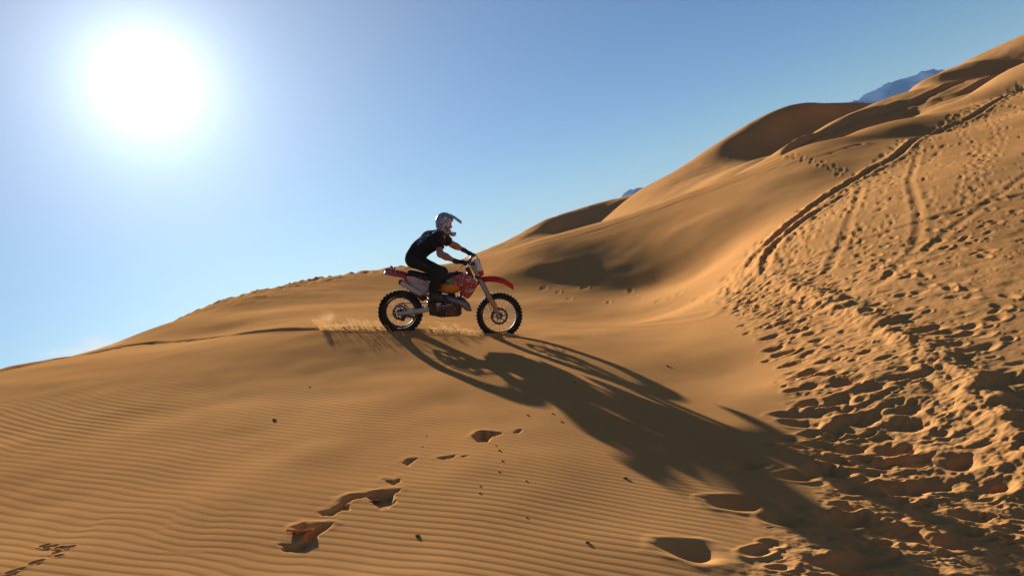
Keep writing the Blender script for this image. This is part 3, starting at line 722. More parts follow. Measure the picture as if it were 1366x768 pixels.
# exhaust
pp = MB()
pp.tube([Q(487, 506, -0.02), Q(520, 518, -0.03), Q(548, 550, -0.06), Q(556, 578, -0.10), Q(546, 572, -0.13), Q(528, 552, -0.145), Q(495, 530, -0.15), Q(455, 516, -0.145), Q(415, 508, -0.12), Q(370, 502, -0.11), Q(330, 500, -0.115), Q(298, 490, -0.125)],
        [0.020, 0.022, 0.025, 0.028, 0.033, 0.040, 0.049, 0.052, 0.042, 0.028, 0.020, 0.018], 14)
part(pp, 'exhaust_pipe', M_PIPE)
d_ = (Q(196, 428, -0.13)-Q(300, 492, -0.13)).normalized(); s0 = Q(304, 494, -0.13); s1 = Q(194, 427, -0.13)
sil = part(MB().tube([s0, s0+d_*0.03, s0+d_*0.06, s1-d_*0.02, s1], [0.022, 0.040, 0.046, 0.046, 0.043], 16), 'silencer', M_ALU)
part(MB().tube([s1-d_*0.002, s1+d_*0.018, s1+d_*0.02, s1+d_*0.036], [0.047, 0.043, 0.02, 0.018], 16), 'end_cap', M_BLK, sil)
# shock
sh = MB().tube([Q(352, 470), Q(336, 545)], 0.02, 10)
for k in range(7): sh.lathe([(0.034, -0.005), (0.04, 0), (0.034, 0.005), (0.028, 0)], Q(351-k*2.0, 478+k*9), axis='z', n=16)
part(sh, 'rear_shock', M_STL)
part(MB().slab(poly((228, 470), (262, 440), (300, 470), (322, 520), (300, 530), (262, 495)), -0.05, 0.05, 0.008), 'mud_guard', M_BLK)

# bodywork
seat_secs = []
for u, vt, vb, w in ((226, 362, 384, 0.06), (240, 359, 388, 0.085), (275, 368, 400, 0.11), (320, 380, 418, 0.125), (370, 386, 424, 0.13), (420, 382, 422, 0.12), (460, 372, 410, 0.095), (486, 367, 396, 0.07), (496, 370, 388, 0.05)):
    T, Bt = Q(u, vt), Q(u, vb); ring = []
    for k in range(12):
        a = 2*math.pi*k/12; ca, sa = math.cos(a), math.sin(a); pw = lambda c_: math.copysign(abs(c_)**0.6, c_)
        ring.append((T.x, w*pw(ca), (T.z+Bt.z)/2+(T.z-Bt.z)/2*pw(sa)))
    seat_secs.append(ring)
part(MB().loft(seat_secs), 'seat', M_SEAT)
def shell(path, thick, name, mat, crown=0.012, parent=None, flare=0.0):
    """curved fender: path of (u, v, half width); arched across, real thickness"""
    secs = []
    for i, (u, v, w) in enumerate(path):
        c = Q(u, v); top, bot = [], []
        for k in range(9):
            f = -1+2*k/8; dz = -crown*(f*f)*2-flare*abs(f)**4
            top.append((c.x, f*w, c.z+dz)); bot.append((c.x, f*w*0.985, c.z+dz-thick))
        secs.append(top+bot[::-1])
    return part(MB().loft(secs), name, mat, parent)
rf = shell([(106, 352, 0.035), (125, 354, 0.06), (160, 360, 0.085), (195, 366, 0.10), (230, 378, 0.105), (262, 402, 0.10)], 0.02, 'rear_fender', M_TAILG, 0.012, flare=0.05)
part(MB().box(Q(118, 378), (0.05, 0.06, 0.035)).tube([Q(120, 366), Q(112, 384)], 0.012, 6), 'plate_bracket', M_BLK)
part(MB().tube([Q(110, 372), Q(100, 380)], [0.018, 0.014], 10), 'tail_light', M_LENS)
for s in (-1, 1):
    part(MB().tube([Q(148, 356, s*0.05), Q(145, 346, s*0.10), Q(144, 344, s*0.15)], [0.006, 0.006, 0.012], 7), 'indicator', M_BLK)
ff = shell([(596, 418, 0.05), (606, 405, 0.06), (628, 397, 0.068), (660, 394, 0.07), (700, 396, 0.07), (735, 405, 0.066), (765, 423, 0.055), (788, 440, 0.035)], 0.012, 'front_fender', M_RED, 0.016, flare=0.035)
for s in (-1, 1):
    yy = s*0.125
    a, b = (yy, yy+s*0.012) if s > 0 else (yy, yy+s*0.012)
    pn = part(MB().slab(polyy(yy, (224, 398), (246, 393), (346, 432), (330, 486), (300, 495), (272, 470), (224, 414)), a, b, 0.004, 0.006), 'side_panel', M_WHT)
    part(MB().slab(polyy(yy, (205, 384), (226, 400), (226, 416), (300, 496), (292, 504), (262, 480), (208, 410)), a-s*0.004, b-s*0.006, 0.003), 'panel_edge', M_RED, pn)
    ys_ = s*0.145
    shd = part(MB().slab(polyy(ys_, (428, 418), (470, 398), (500, 388), (535, 378), (566, 398), (600, 434), (578, 472), (556, 506), (543, 517), (524, 503), (512, 478), (506, 448), (470, 438)), ys_, ys_+s*0.014, 0.005, 0.016), 'radiator_shroud', M_REDG)
    part(MB().slab(polyy(ys_, (430, 420), (462, 408), (486, 416), (480, 438), (448, 434)), ys_+s*0.011, ys_+s*0.019, 0.002), 'teal_graphic', M_TEAL, shd)
    part(MB().slab(poly((520, 420), (548, 430), (538, 500), (512, 492)), s*0.055, s*0.12, 0.005), 'radiator', M_ENG)
tank_secs = []
for u, vt, vb, w in ((392, 436, 474, 0.08), (405, 428, 482, 0.125), (430, 420, 487, 0.145), (462, 408, 487, 0.15), (495, 396, 480, 0.145), (525, 384, 455, 0.11), (545, 378, 420, 0.07)):
    T, Bt = Q(u, vt), Q(u, vb); ring = []
    for k in range(14):
        a = 2*math.pi*k/14; ca, sa = math.cos(a), math.sin(a); pw = lambda c_: math.copysign(abs(c_)**0.7, c_)
        ring.append((T.x, w*pw(ca), (T.z+Bt.z)/2+(T.z-Bt.z)/2*pw(sa)))
    tank_secs.append(ring)
tank = part(MB().loft(tank_secs), 'fuel_tank', M_TANK)
part(MB().lathe([(0.0, 0.02), (0.03, 0.018), (0.034, 0.0), (0.034, -0.02), (0, -0.02)], Q(508, 378), axis='z', n=18), 'filler_cap', M_BLK, tank)

# fork, clamps, plate, bars
FA = (Q(560, 312)-Q(706, 602)).normalized()            # along the steering axis, upward
lowf = Q(706, 602)
for s in (-1, 1):
    fk = part(MB().tube([lowf+Vector((0, s*0.10, 0))+FA*t for t in (0.0, 0.05, 0.09, 0.32)], [0.020, 0.022, 0.026, 0.026], 14), 'fork_leg', M_FORK)
    part(MB().tube([lowf+Vector((0, s*0.10, 0))+FA*t for t in (0.30, 0.34, 0.345, 0.86, 0.87)], [0.031, 0.032, 0.030, 0.030, 0.026], 14), 'outer_tube', M_FORK, fk)
    part(MB().slab([((lowf+FA*t+Vector((dx, 0, 0))).x, (lowf+FA*t+Vector((dx, 0, 0))).z) for t, dx in ((0.03, 0.01), (0.33, 0.03), (0.35, 0.05), (0.05, 0.045))], s*0.128, s*0.136, 0.003), 'fork_guard', M_FORK, fk)
    part(MB().lathe([(0.0, 0.012*s), (0.018, 0.01*s), (0.02, -0.015*s), (0, -0.015*s)], FC+Vector((0, s*0.115, 0)), n=14), 'axle_nut', M_STL, fk)
part(MB().slab([((lowf+FA*t+Vector((dx, 0, 0.0))).x, (lowf+FA*t+Vector((dx, 0, 0))).z) for t, dx in ((0.60, -0.05), (0.60, 0.035), (0.65, 0.035), (0.65, -0.05))], -0.14, 0.14, 0.006), 'lower_clamp', M_BLK)
part(MB().slab([((lowf+FA*t+Vector((dx, 0, 0.0))).x, (lowf+FA*t+Vector((dx, 0, 0))).z) for t, dx in ((0.83, -0.05), (0.83, 0.04), (0.865, 0.04), (0.865, -0.05))], -0.14, 0.14, 0.006), 'upper_clamp', M_BLK)
part(MB().box(Q(676, 598, -0.085), (0.05, 0.035, 0.075), Matrix.Rotation(math.radians(20), 3, 'Y')).box(Q(690, 585, -0.095), (0.04, 0.02, 0.05)), 'front_caliper', M_ENG)
part(MB().tube([Q(676, 590, -0.12), Q(650, 530, -0.13), Q(628, 450, -0.12), Q(600, 385, -0.09), Q(580, 330, -0.06)], 0.005, 6), 'brake_hose', M_BLK)
pl_ = part(MB().slab(poly((578, 306), (592, 300), (606, 320), (618, 352), (627, 384), (600, 388), (588, 352)), -0.095, 0.095, 0.012, 0.0), 'headlight_mask', M_PLATE)
part(MB().slab(poly((590, 366), (624, 362), (630, 388), (604, 394)), -0.10, 0.10, 0.008), 'mask_lower', M_RED, pl_)
part(MB().lathe([(0.0, 0.0), (0.045, 0.0), (0.05, -0.02), (0, -0.02)], (0, 0, 0), axis='z', n=20), 'headlight_lens', new_mat('lens_glass', (0.6, 0.6, 0.6), 0.1), pl_).matrix_basis = Matrix.Translation(Q(617, 345)+Vector((0.006, 0, 0))) @ Matrix.Rotation(math.radians(72), 4, 'Y')
GR, GL = Q(538, 330, -0.36), Q(560, 276, 0.36)          # hands on the grips
br = MB(); cb = Q(556, 308)
bar = part(br.tube([GR+Vector((0.0, -0.06, 0)), GR, GR+Vector((0.008, 0.11, 0.0)), cb+Vector((-0.005, -0.16, -0.0)), cb+Vector((0.006, -0.06, -0.045)), cb+Vector((0.006, 0.06, -0.045)), cb+Vector((0.0, 0.16, 0.0)), GL+Vector((-0.004, -0.11, 0)), GL, GL+Vector((0, 0.06, 0))], 0.013, 10), 'handlebar', M_STL)
part(MB().tube([cb+Vector((0.0, -0.15, 0.005)), cb+Vector((0.0, 0.15, 0.005))], 0.024, 10), 'bar_pad', M_BLK, bar)
for s, G in ((-1, GR), (1, GL)):
    part(MB().tube([G+Vector((0, s*0.07, 0)), G+Vector((0, s*0.065, 0)), G-Vector((0, s*0.055, 0)), G-Vector((0, s*0.062, 0))], [0.019, 0.0165, 0.0165, 0.021], 12), 'grip', M_GRIP, bar)
    part(MB().tube([G+Vector((0.045, -s*0.085, 0.0)), G+Vector((0.075, -s*0.02, -0.005)), G+Vector((0.07, s*0.06, -0.012))], [0.008, 0.007, 0.006], 7), 'lever', M_STL, bar)
    part(MB().box(G+Vector((0.03, -s*0.09, 0.012)), (0.05, 0.04, 0.035)), 'lever_perch', M_BLK, bar)
part(MB().tube([Q(560, 300, -0.06), Q(590, 285, -0.04), Q(604, 305, -0.02), Q(612, 335, 0)], 0.006, 6).tube([Q(556, 300, 0.08), Q(580, 276, 0.06), Q(598, 296, 0.03), Q(600, 330, 0.02)], 0.005, 6).tube([Q(535, 325, -0.2), Q(505, 352, -0.1), Q(485, 365, -0.05), Q(470, 392, -0.03)], 0.005, 6), 'control_cables', M_BLK)
for s in (-1, 1):
    part(MB().box(Q(396, 540, s*0.17), (0.06, 0.10, 0.02)).box(Q(390, 548, s*0.11), (0.03, 0.05, 0.03)), 'footpeg', M_STL)
part(MB().tube([Q(395, 556, -0.12), Q(430, 552, -0.15), Q(458, 545, -0.155)], [0.009, 0.008, 0.011], 7), 'brake_pedal', M_STL)
# ------------------------------------------------------------------ rider (signed-distance sculpting -> one smooth mesh each)
def surface_nets(f, lo, hi, h):
    lo = np.array(lo, float); n = np.ceil((np.array(hi)-lo)/h).astype(int)+1
    ax_ = [lo[i]+h*np.arange(n[i]) for i in range(3)]
    X, Y, Z = np.meshgrid(*ax_, indexing='ij'); g = f(X, Y, Z); ins = g < 0
    c = [(i, j, k) for i in (0, 1) for j in (0, 1) for k in (0, 1)]
    sl = lambda o: tuple(slice(o[a], n[a]-1+o[a]) for a in range(3))
    cnt = np.zeros(n-1); acc = np.zeros((*(n-1), 3))
    for a in range(3):
        for o in c:
            if o[a]: continue
            p = list(o); p[a] = 1
            ga, gb = g[sl(o)], g[sl(p)]; m = (ga < 0) != (gb < 0)
            t = np.where(m, ga/(ga-gb+1e-12), 0)
            for b in range(3): acc[..., b] += np.where(m, o[b]+(t if b == a else 0), 0)
            cnt += m
    use = cnt > 0; idx = np.full(n-1, -1); idx[use] = np.arange(use.sum())
    cell = np.stack(np.nonzero(use), -1)
    V = lo+h*(cell+acc[use]/cnt[use][:, None])
    F = []
    for a in range(3):
        b, d = (a+1) % 3, (a+2) % 3
        s0 = [slice(0, n[i]) for i in range(3)]; s1 = list(s0); s0[a] = slice(0, n[a]-1); s1[a] = slice(1, n[a])
        m = ins[tuple(s0)] != ins[tuple(s1)]
        e = np.stack(np.nonzero(m), -1)
        e = e[(e[:, b] > 0) & (e[:, d] > 0) & (e[:, b] < n[b]-1) & (e[:, d] < n[d]-1)]
        fl = ins[tuple(s0)][e[:, 0], e[:, 1], e[:, 2]]
        q = []
        for db, dd in ((-1, -1), (0, -1), (0, 0), (-1, 0)):
            k = e.copy(); k[:, b] += db; k[:, d] += dd; q.append(idx[k[:, 0], k[:, 1], k[:, 2]])
        q = np.stack(q, -1); q = np.where(fl[:, None], q, q[:, ::-1]); F.append(q)
    F = np.concatenate(F); return V, F[(F >= 0).all(1)]
def cone(a, b, ra, rb):
    a, b = np.array(a, float), np.array(b, float); ab = b-a; l2 = ab@ab+1e-12
    def f(X, Y, Z):
        t = np.clip(((X-a[0])*ab[0]+(Y-a[1])*ab[1]+(Z-a[2])*ab[2])/l2, 0, 1)
        return np.sqrt((X-a[0]-t*ab[0])**2+(Y-a[1]-t*ab[1])**2+(Z-a[2]-t*ab[2])**2)-(ra+t*(rb-ra))
    return f
def ell(c, r):
    def f(X, Y, Z):
        q = np.sqrt(((X-c[0])/r[0])**2+((Y-c[1])/r[1])**2+((Z-c[2])/r[2])**2); return (q-1)*min(r)
    return f
def smin(a, b, k):
    h = np.clip(0.5+0.5*(b-a)/k, 0, 1); return b+(a-b)*h-k*h*(1-h)
def union(fs, k=0.03):
    def f(X, Y, Z):
        r_ = fs[0](X, Y, Z)
        for g in fs[1:]: r_ = smin(r_, g(X, Y, Z), k)
        return r_
    return f
def sculpt(name, f, lo, hi, h, mat, parent, **k):
    V, F = surface_nets(f, lo, hi, h); return mesh_np(name, V, F, mat, parent)

# joints in the side-view drawing, y toward the far side
HIP = {s: Q(264, 312, s*0.095) for s in (-1, 1)}
KNE = {-1: Q(392, 368, -0.20), 1: Q(398, 372, 0.20)}
ANK = {-1: Q(366, 488, -0.175), 1: Q(368, 494, 0.175)}
TOE = {-1: Q(428, 524, -0.185), 1: Q(430, 528, 0.185)}
HEE = {-1: Q(352, 518, -0.165), 1: Q(354, 524, 0.165)}
SHO = {-1: Q(388, 196, -0.185), 1: Q(402, 180, 0.185)}
ELB = {-1: Q(410, 282, -0.315), 1: Q(452, 218, 0.34)}
WRI = {-1: Q(494, 322, -0.355), 1: Q(518, 250, 0.355)}
PAL = {-1: GR+Vector((-0.028, 0, 0.010)), 1: GL+Vector((-0.026, 0, 0.016))}
PEL, WAI, CHE, NEC, HED = Q(262, 298), Q(287, 256), Q(346, 208), Q(392, 168), Q(424, 118)
skin = new_mat('skin', (0.34, 0.155, 0.085), 0.5)
person = empty('person', MB_T); tag(person, 'rider in patterned helmet, black t-shirt and dark trousers crouching over the handlebars', 'person')
def torso(g=0.0):
    w = 0.085
    return [cone(PEL+Vector((0, -w, 0)), PEL+Vector((0, w, 0)), 0.115+g, 0.115+g), cone(WAI+Vector((0, -0.06, 0)), WAI+Vector((0, 0.06, 0)), 0.105+g, 0.105+g),
            cone(CHE+Vector((0, -0.085, 0)), CHE+Vector((0, 0.085, 0)), 0.115+g, 0.115+g), cone(PEL, WAI, 0.125+g, 0.118+g), cone(WAI, CHE, 0.118+g, 0.13+g),
            cone(CHE, Q(378, 182), 0.125+g, 0.085+g), cone(SHO[-1], SHO[1], 0.066+g, 0.066+g)]
def arm(s, g=0.0, upper=True, fore=True):
    o = []
    if upper: o.append(cone(SHO[s], ELB[s], 0.060+g, 0.043+g))
    if fore: o += [cone(ELB[s], ELB[s].lerp(WRI[s], 0.35), 0.042+g, 0.043+g), cone(ELB[s].lerp(WRI[s], 0.35), WRI[s], 0.043+g, 0.027+g)]
    return o
def leg(s, g=0.0, low=1.0):
    K = KNE[s].lerp(ANK[s], low)
    return [cone(HIP[s], KNE[s], 0.092+g, 0.060+g), cone(KNE[s], KNE[s].lerp(ANK[s], min(0.35, low)), 0.058+g, 0.058+g*1.2), cone(KNE[s].lerp(ANK[s], min(0.35, low)), K, 0.057+g, 0.042+g*1.6)]
face_c = Q(433, 122)
body_parts = torso()+[cone(NEC, HED, 0.058, 0.056)]
for s in (-1, 1): body_parts += arm(s)+[cone(WRI[s], PAL[s], 0.026, 0.022)]+leg(s)+[cone(ANK[s], HEE[s], 0.036, 0.03), cone(HEE[s], TOE[s], 0.032, 0.025)]
head_parts = [ell(Q(423, 106), (0.098, 0.078, 0.098)), ell(Q(427, 128), (0.082, 0.066, 0.085)), cone(Q(434, 155), Q(444, 160), 0.042, 0.034),
              cone(Q(457, 122), Q(462, 137), 0.009, 0.013), ell(Q(454, 113), (0.018, 0.055, 0.012)), ell(Q(457, 152), (0.012, 0.024, 0.007)),
              ell(Q(418, 125, -0.08), (0.022, 0.012, 0.032)), ell(Q(418, 125, 0.08), (0.022, 0.012, 0.032))]
bf, hf = union(body_parts, 0.045), union(head_parts, 0.014)
body_f = lambda X, Y, Z: smin(bf(X, Y, Z), hf(X, Y, Z), 0.03)
sculpt('body', body_f, (-0.72, -0.50, 0.42), (0.42, 0.52, 1.86), 0.0125, skin, person)
for s in (-1, 1):
    e_ = MB().lathe([(0.0, 0.011), (0.008, 0.008), (0.011, 0), (0.008, -0.008), (0, -0.011)], Q(454, 120)+Vector((0.0, s*0.031, 0)), n=12)
    e_.build('eye', new_mat('eye', (0.55, 0.5, 0.48), 0.2), person)

# clothes: the same figure grown outward, ending at neckline, cuffs and hems, with folds
def folds(X, Y, Z, a, sc_=9.0, sd=0):
    return a*(np.sin(X*sc_*2.1+Z*sc_*1.3+2.2*np.sin(Y*sc_+Z*6+sd))+0.6*np.sin(Z*sc_*3.1-X*sc_*1.7+sd+1.7*np.sin(X*11)))
tee_f0 = union(torso(0.016)+[cone(SHO[-1], SHO[-1].lerp(ELB[-1], 0.72), 0.086, 0.078), cone(SHO[1], SHO[1].lerp(ELB[1], 0.72), 0.086, 0.078)], 0.05)
hem_c, hem_n = np.array(PEL)+np.array((-0.005, 0, -0.035)), np.array((-0.45, 0, -0.90))
def plane_cut(X, Y, Z, c, n): return (X-c[0])*n[0]+(Y-c[1])*n[1]+(Z-c[2])*n[2]
def tee_f(X, Y, Z):
    d = tee_f0(X, Y, Z)+folds(X, Y, Z, 0.0035)
    d = np.maximum(d, plane_cut(X, Y, Z, hem_c, hem_n))
    nk = np.array(NEC-CHE); nk /= np.linalg.norm(nk); cN = np.array(NEC)+nk*0.012
    d = np.where(np.abs(Y) < 0.13, np.maximum(d, plane_cut(X, Y, Z, cN, nk)), d)
    for s in (-1, 1):
        a = np.array((ELB[s]-SHO[s]).normalized()); c = np.array(SHO[s].lerp(ELB[s], 0.66))
        away_ = ((X-SHO[s].x)**2+(Y-SHO[s].y)**2+(Z-SHO[s].z)**2) < 0.30**2
        m = away_ & (np.abs(Y) > 0.17)
        d = np.where(m, np.maximum(d, plane_cut(X, Y, Z, c, a)), d)
    return d
m_tee = new_mat('black_cotton', (0.010, 0.010, 0.012), 0.9)
n, l = m_tee.node_tree.nodes, m_tee.node_tree.links       # pale noise speckles across the shoulders and upper back
t_ = n.new('ShaderNodeTexCoord'); k_ = n.new('ShaderNodeTexNoise'); k_.inputs['Scale'].default_value = 26; k_.inputs['Detail'].default_value = 3; k_.inputs['Distortion'].default_value = 1.5
l.new(t_.outputs['Object'], k_.inputs['Vector'])
sx_ = n.new('ShaderNodeSeparateXYZ'); l.new(t_.outputs['Object'], sx_.inputs[0])
def nm(op, a, b, clamp=False):
    q = n.new('ShaderNodeMath'); q.operation = op; q.use_clamp = clamp
    for i, v in enumerate((a, b)):
        if isinstance(v, (int, float)): q.inputs[i].default_value = v
        else: l.new(v, q.inputs[i])
    return q.outputs[0]
# height above the line of the back: only the top of the back carries the speckles
ln = nm('SUBTRACT', sx_.outputs['Z'], nm('ADD', nm('MULTIPLY', sx_.outputs['X'], 0.72), 1.655))
msk = nm('MULTIPLY', nm('GREATER_THAN', ln, 0.0), nm('GREATER_THAN', sx_.outputs['Z'], 1.34))
speck = nm('MULTIPLY', msk, nm('GREATER_THAN', k_.outputs[0], 0.53))
mx = n.new('ShaderNodeMixRGB'); mx.inputs[1].default_value = (0.010, 0.010, 0.012, 1); mx.inputs[2].default_value = (0.30, 0.29, 0.34, 1); l.new(speck, mx.inputs[0]); l.new(mx.outputs[0], n['Principled BSDF'].inputs['Base Color'])
tee = sculpt('t_shirt', tee_f, (-0.72, -0.40, 0.95), (0.10, 0.44, 1.70), 0.0105, m_tee, person)

trs0 = union([cone(PEL+Vector((0, -0.08, 0)), PEL+Vector((0, 0.08, 0)), 0.128, 0.128), cone(PEL, WAI, 0.128, 0.112)]+leg(-1, 0.021, 0.86)+leg(1, 0.021, 0.86), 0.05)
def trs_f(X, Y, Z):
    d = trs0(X, Y, Z)+folds(X, Y, Z, 0.004, 8.0, 1.3)
    return np.maximum(d, plane_cut(X, Y, Z, np.array(WAI), np.array((0.45, 0, 0.9))))
m_trs = new_mat('dark_trousers', (0.013, 0.014, 0.011), 0.85)
trs = sculpt('trousers', trs_f, (-0.72, -0.36, 0.5), (0.10, 0.38, 1.40), 0.011, m_trs, person)
m_strp = new_mat('trouser_seam', (0.045, 0.045, 0.03), 0.8)
for s in (-1, 1):
    a, b = HIP[s]+Vector((0.04, s*0.112, 0.0)), KNE[s]+Vector((0.0, s*0.078, 0.0))
    MB().tube([a, a.lerp(b, 0.5)+Vector((0, s*0.006, 0.0)), b], [0.008, 0.010, 0.008], 6).build('side_seam', m_strp, trs)
m_boot = worn_mat('boot_leather', (0.014, 0.014, 0.014), 0.55, 0.0, amount=0.3)
for s in (-1, 1):
    top = KNE[s].lerp(ANK[s], 0.62)
    bt0 = union([cone(top, ANK[s], 0.068, 0.055), cone(ANK[s], HEE[s]+Vector((0.015, 0, 0.01)), 0.052, 0.044), cone(HEE[s]+Vector((0.02, 0, 0.0)), TOE[s], 0.042, 0.038), cone(ANK[s], TOE[s].lerp(ANK[s], 0.45), 0.052, 0.044)], 0.03)
    ax_b = np.array((top-ANK[s]).normalized()); c_b = np.array(top)+ax_b*0.005
    sole_z = min(HEE[s].z, TOE[s].z)-0.03
    def bf_(X, Y, Z, bt0=bt0, ax_b=ax_b, c_b=c_b): return np.maximum(bt0(X, Y, Z), plane_cut(X, Y, Z, c_b, ax_b))
    lo = np.array(HEE[s])-0.12; hi = np.array(top)+0.14; hi[0] = TOE[s].x+0.08
    bt = sculpt('boot', bf_, lo, hi, 0.009, m_boot, person)
    for f_ in (0.25, 0.5, 0.75):
        c_ = top.lerp(ANK[s], f_); MB().box(c_+Vector((0.0, s*0.062, 0)), (0.05, 0.012, 0.018)).build('buckle', M_BLK, bt)
    sole = MB().tube([HEE[s]+Vector((-0.02, 0, -0.036)), HEE[s].lerp(TOE[s], 0.4)+Vector((0, 0, -0.036)), TOE[s]+Vector((0.03, 0, -0.028))], [0.04, 0.045, 0.034], 10, squash=(1.0, 0.3)); sole.build('sole', M_GRIP, bt)

# gloves: palm, four unequal fingers closed round the grip, thumb beneath
m_glv = new_mat('black_glove', (0.013, 0.013, 0.014), 0.75)
for s, G in ((-1, GR), (1, GL)):
    w = WRI[s]; fs = [cone(w+(w-ELB[s]).normalized()*-0.03, w, 0.036, 0.034), cone(w, PAL[s]+Vector((-0.008, 0, 0.006)), 0.032, 0.030)]
    for k in range(3): fs.append(cone(PAL[s]+Vector((-0.02, (k-1)*0.026, 0.0)), PAL[s]+Vector((0.008, (k-1)*0.027, 0.018)), 0.020, 0.016))
    palm = union(fs, 0.016); fl = []
    rg = 0.0275
    for k, (yo, endd) in enumerate(((-0.034, -118), (-0.0115, -138), (0.011, -130), (0.033, -105))):
        yo *= -s; prev = None
        for j, d_ in enumerate((118, 62, 8, -55, endd)):
            p = G+Vector((rg*math.cos(math.radians(d_)), yo+0.004*(j > 1), rg*math.sin(math.radians(d_))))
            if prev is not None: fl.append(cone(prev, p, 0.0108-0.0006*j, 0.0102-0.0006*j))
            prev = p
    yi = -s*0.052
    th = [cone(PAL[s]+Vector((-0.006, yi*0.6, 0)), G+Vector((-0.022, yi*1.12, -0.006)), 0.015, 0.0125), cone(G+Vector((-0.022, yi*1.12, -0.006)), G+Vector((-0.002, yi*1.10, -0.028)), 0.0122, 0.011), cone(G+Vector((-0.002, yi*1.10, -0.028)), G+Vector((0.020, yi*0.95, -0.022)), 0.011, 0.0095)]
    fing = union(fl, 0.0035); thm = union(th, 0.008)
    gf = lambda X, Y, Z, palm=palm, fing=fing, thm=thm: smin(smin(palm(X, Y, Z), fing(X, Y, Z), 0.006), thm(X, Y, Z), 0.008)
    lo = np.minimum(np.array(G), np.array(w))-0.085; hi = np.maximum(np.array(G), np.array(w))+0.085
    sculpt('glove', gf, lo, hi, 0.0042, m_glv, person)

# helmet: open-faced motocross shell with chin bar and peak
m_hel = mixed_mat('helmet_pattern', (0.30, 0.30, 0.36), [(0.40, (0.03, 0.035, 0.08)), (0.46, (0.22, 0.23, 0.33)), (0.50, (0.66, 0.66, 0.70)), (0.545, (0.02, 0.02, 0.05)), (0.58, (0.12, 0.12, 0.19)), (0.64, (0.45, 0.45, 0.50))], 11, 0.3, coat=0.4)
outer = union([ell(Q(422, 105), (0.132, 0.115, 0.135)), ell(Q(414, 132), (0.098, 0.110, 0.095))], 0.03)
inner = union([ell(Q(424, 108), (0.112, 0.096, 0.114)), ell(Q(424, 138), (0.098, 0.090, 0.095))], 0.03)
port = ell(Q(478, 124), (0.090, 0.125, 0.062))
chin = union([cone(Q(412, 148, s*0.098), Q(440, 166, s*0.082), 0.027, 0.026) for s in (-1, 1)]+[cone(Q(440, 166, s*0.082), Q(468, 172, s*0.040), 0.026, 0.027) for s in (-1, 1)]+[cone(Q(468, 172, -0.04), Q(468, 172, 0.04), 0.028, 0.028)], 0.02)
def hel_f(X, Y, Z):
    d = np.maximum(outer(X, Y, Z), -inner(X, Y, Z))
    d = np.maximum(d, -port(X, Y, Z))
    d = np.maximum(d, plane_cut(X, Y, Z, np.array(Q(410, 162)), np.array((0.25, 0, -0.97))))
    return smin(d, chin(X, Y, Z), 0.012)
hc = np.array(Q(430, 118))
hel = sculpt('helmet', hel_f, hc-np.array((0.2, 0.17, 0.22)), hc+np.array((0.2, 0.17, 0.22)), 0.0062, m_hel, person)
pk = []
for u, v, w in ((432, 62, 0.085), (455, 64, 0.098), (480, 77, 0.098), (500, 92, 0.085), (513, 101, 0.06)):
    c = Q(u, v); top = []; bot = []
    for k in range(9):
        f_ = -1+k/4; dz = -0.035*f_*f_
        top.append((c.x, f_*w, c.z+dz)); bot.append((c.x, f_*w*0.97, c.z+dz-0.009))
    pk.append(top+bot[::-1])
MB().loft(pk).build('peak', m_hel, hel)
MB().slab(poly((470, 160), (484, 163), (484, 174), (472, 182)), -0.03, 0.03, 0.004).build('chin_vent', M_BLK, hel)
MB().tube([Q(408, 150, -0.10), Q(420, 168, -0.075), Q(430, 176, -0.02), Q(430, 176, 0.02), Q(420, 168, 0.075), Q(408, 150, 0.10)], 0.008, 6).build('chin_strap', M_BLK, hel)
# ------------------------------------------------------------------ sand thrown up by the wheels
m_air = bpy.data.materials.new('airborne_sand'); m_air.use_nodes = True; n, l = m_air.node_tree.nodes, m_air.node_tree.links
n.remove(n['Principled BSDF']); df = n.new('ShaderNodeBsdfDiffuse'); tr = n.new('ShaderNodeBsdfTranslucent'); mxs = n.new('ShaderNodeMixShader')
df.inputs[0].default_value = (0.85, 0.66, 0.40, 1); tr.inputs[0].default_value = (0.98, 0.82, 0.55, 1); mxs.inputs[0].default_value = 0.75
l.new(df.outputs[0], mxs.inputs[1]); l.new(tr.outputs[0], mxs.inputs[2]); l.new(mxs.outputs[0], n['Material Output'].inputs['Surface'])
OCT = np.array([(1, 0, 0), (-1, 0, 0), (0, 1, 0), (0, -1, 0), (0, 0, 1), (0, 0, -1)], float)
OF = np.array([(0, 2, 4), (2, 1, 4), (1, 3, 4), (3, 0, 4), (2, 0, 5), (1, 2, 5), (3, 1, 5), (0, 3, 5)])
def grains(name, P, R, label=None):
    P = np.asarray(P); R = np.asarray(R)
    V = (P[:, None, :]+OCT[None]*R[:, None, None]).reshape(-1, 3)
    F = (OF[None]+6*np.arange(len(P))[:, None, None]).reshape(-1, 3)
    o = mesh_np(name, to_world(V), F, m_air, smooth=False); tag(o, kind='stuff'); return o
g = np.random.default_rng(12)
def track_pt(px):
    p = np.array(trk); pp_ = CXP+FPX*p[:, 0]/p[:, 1]; k = np.argsort(pp_)
    return np.interp(px, pp_[k], p[k, 0]), np.interp(px, pp_[k], p[k, 1])
GP, GS = [], []
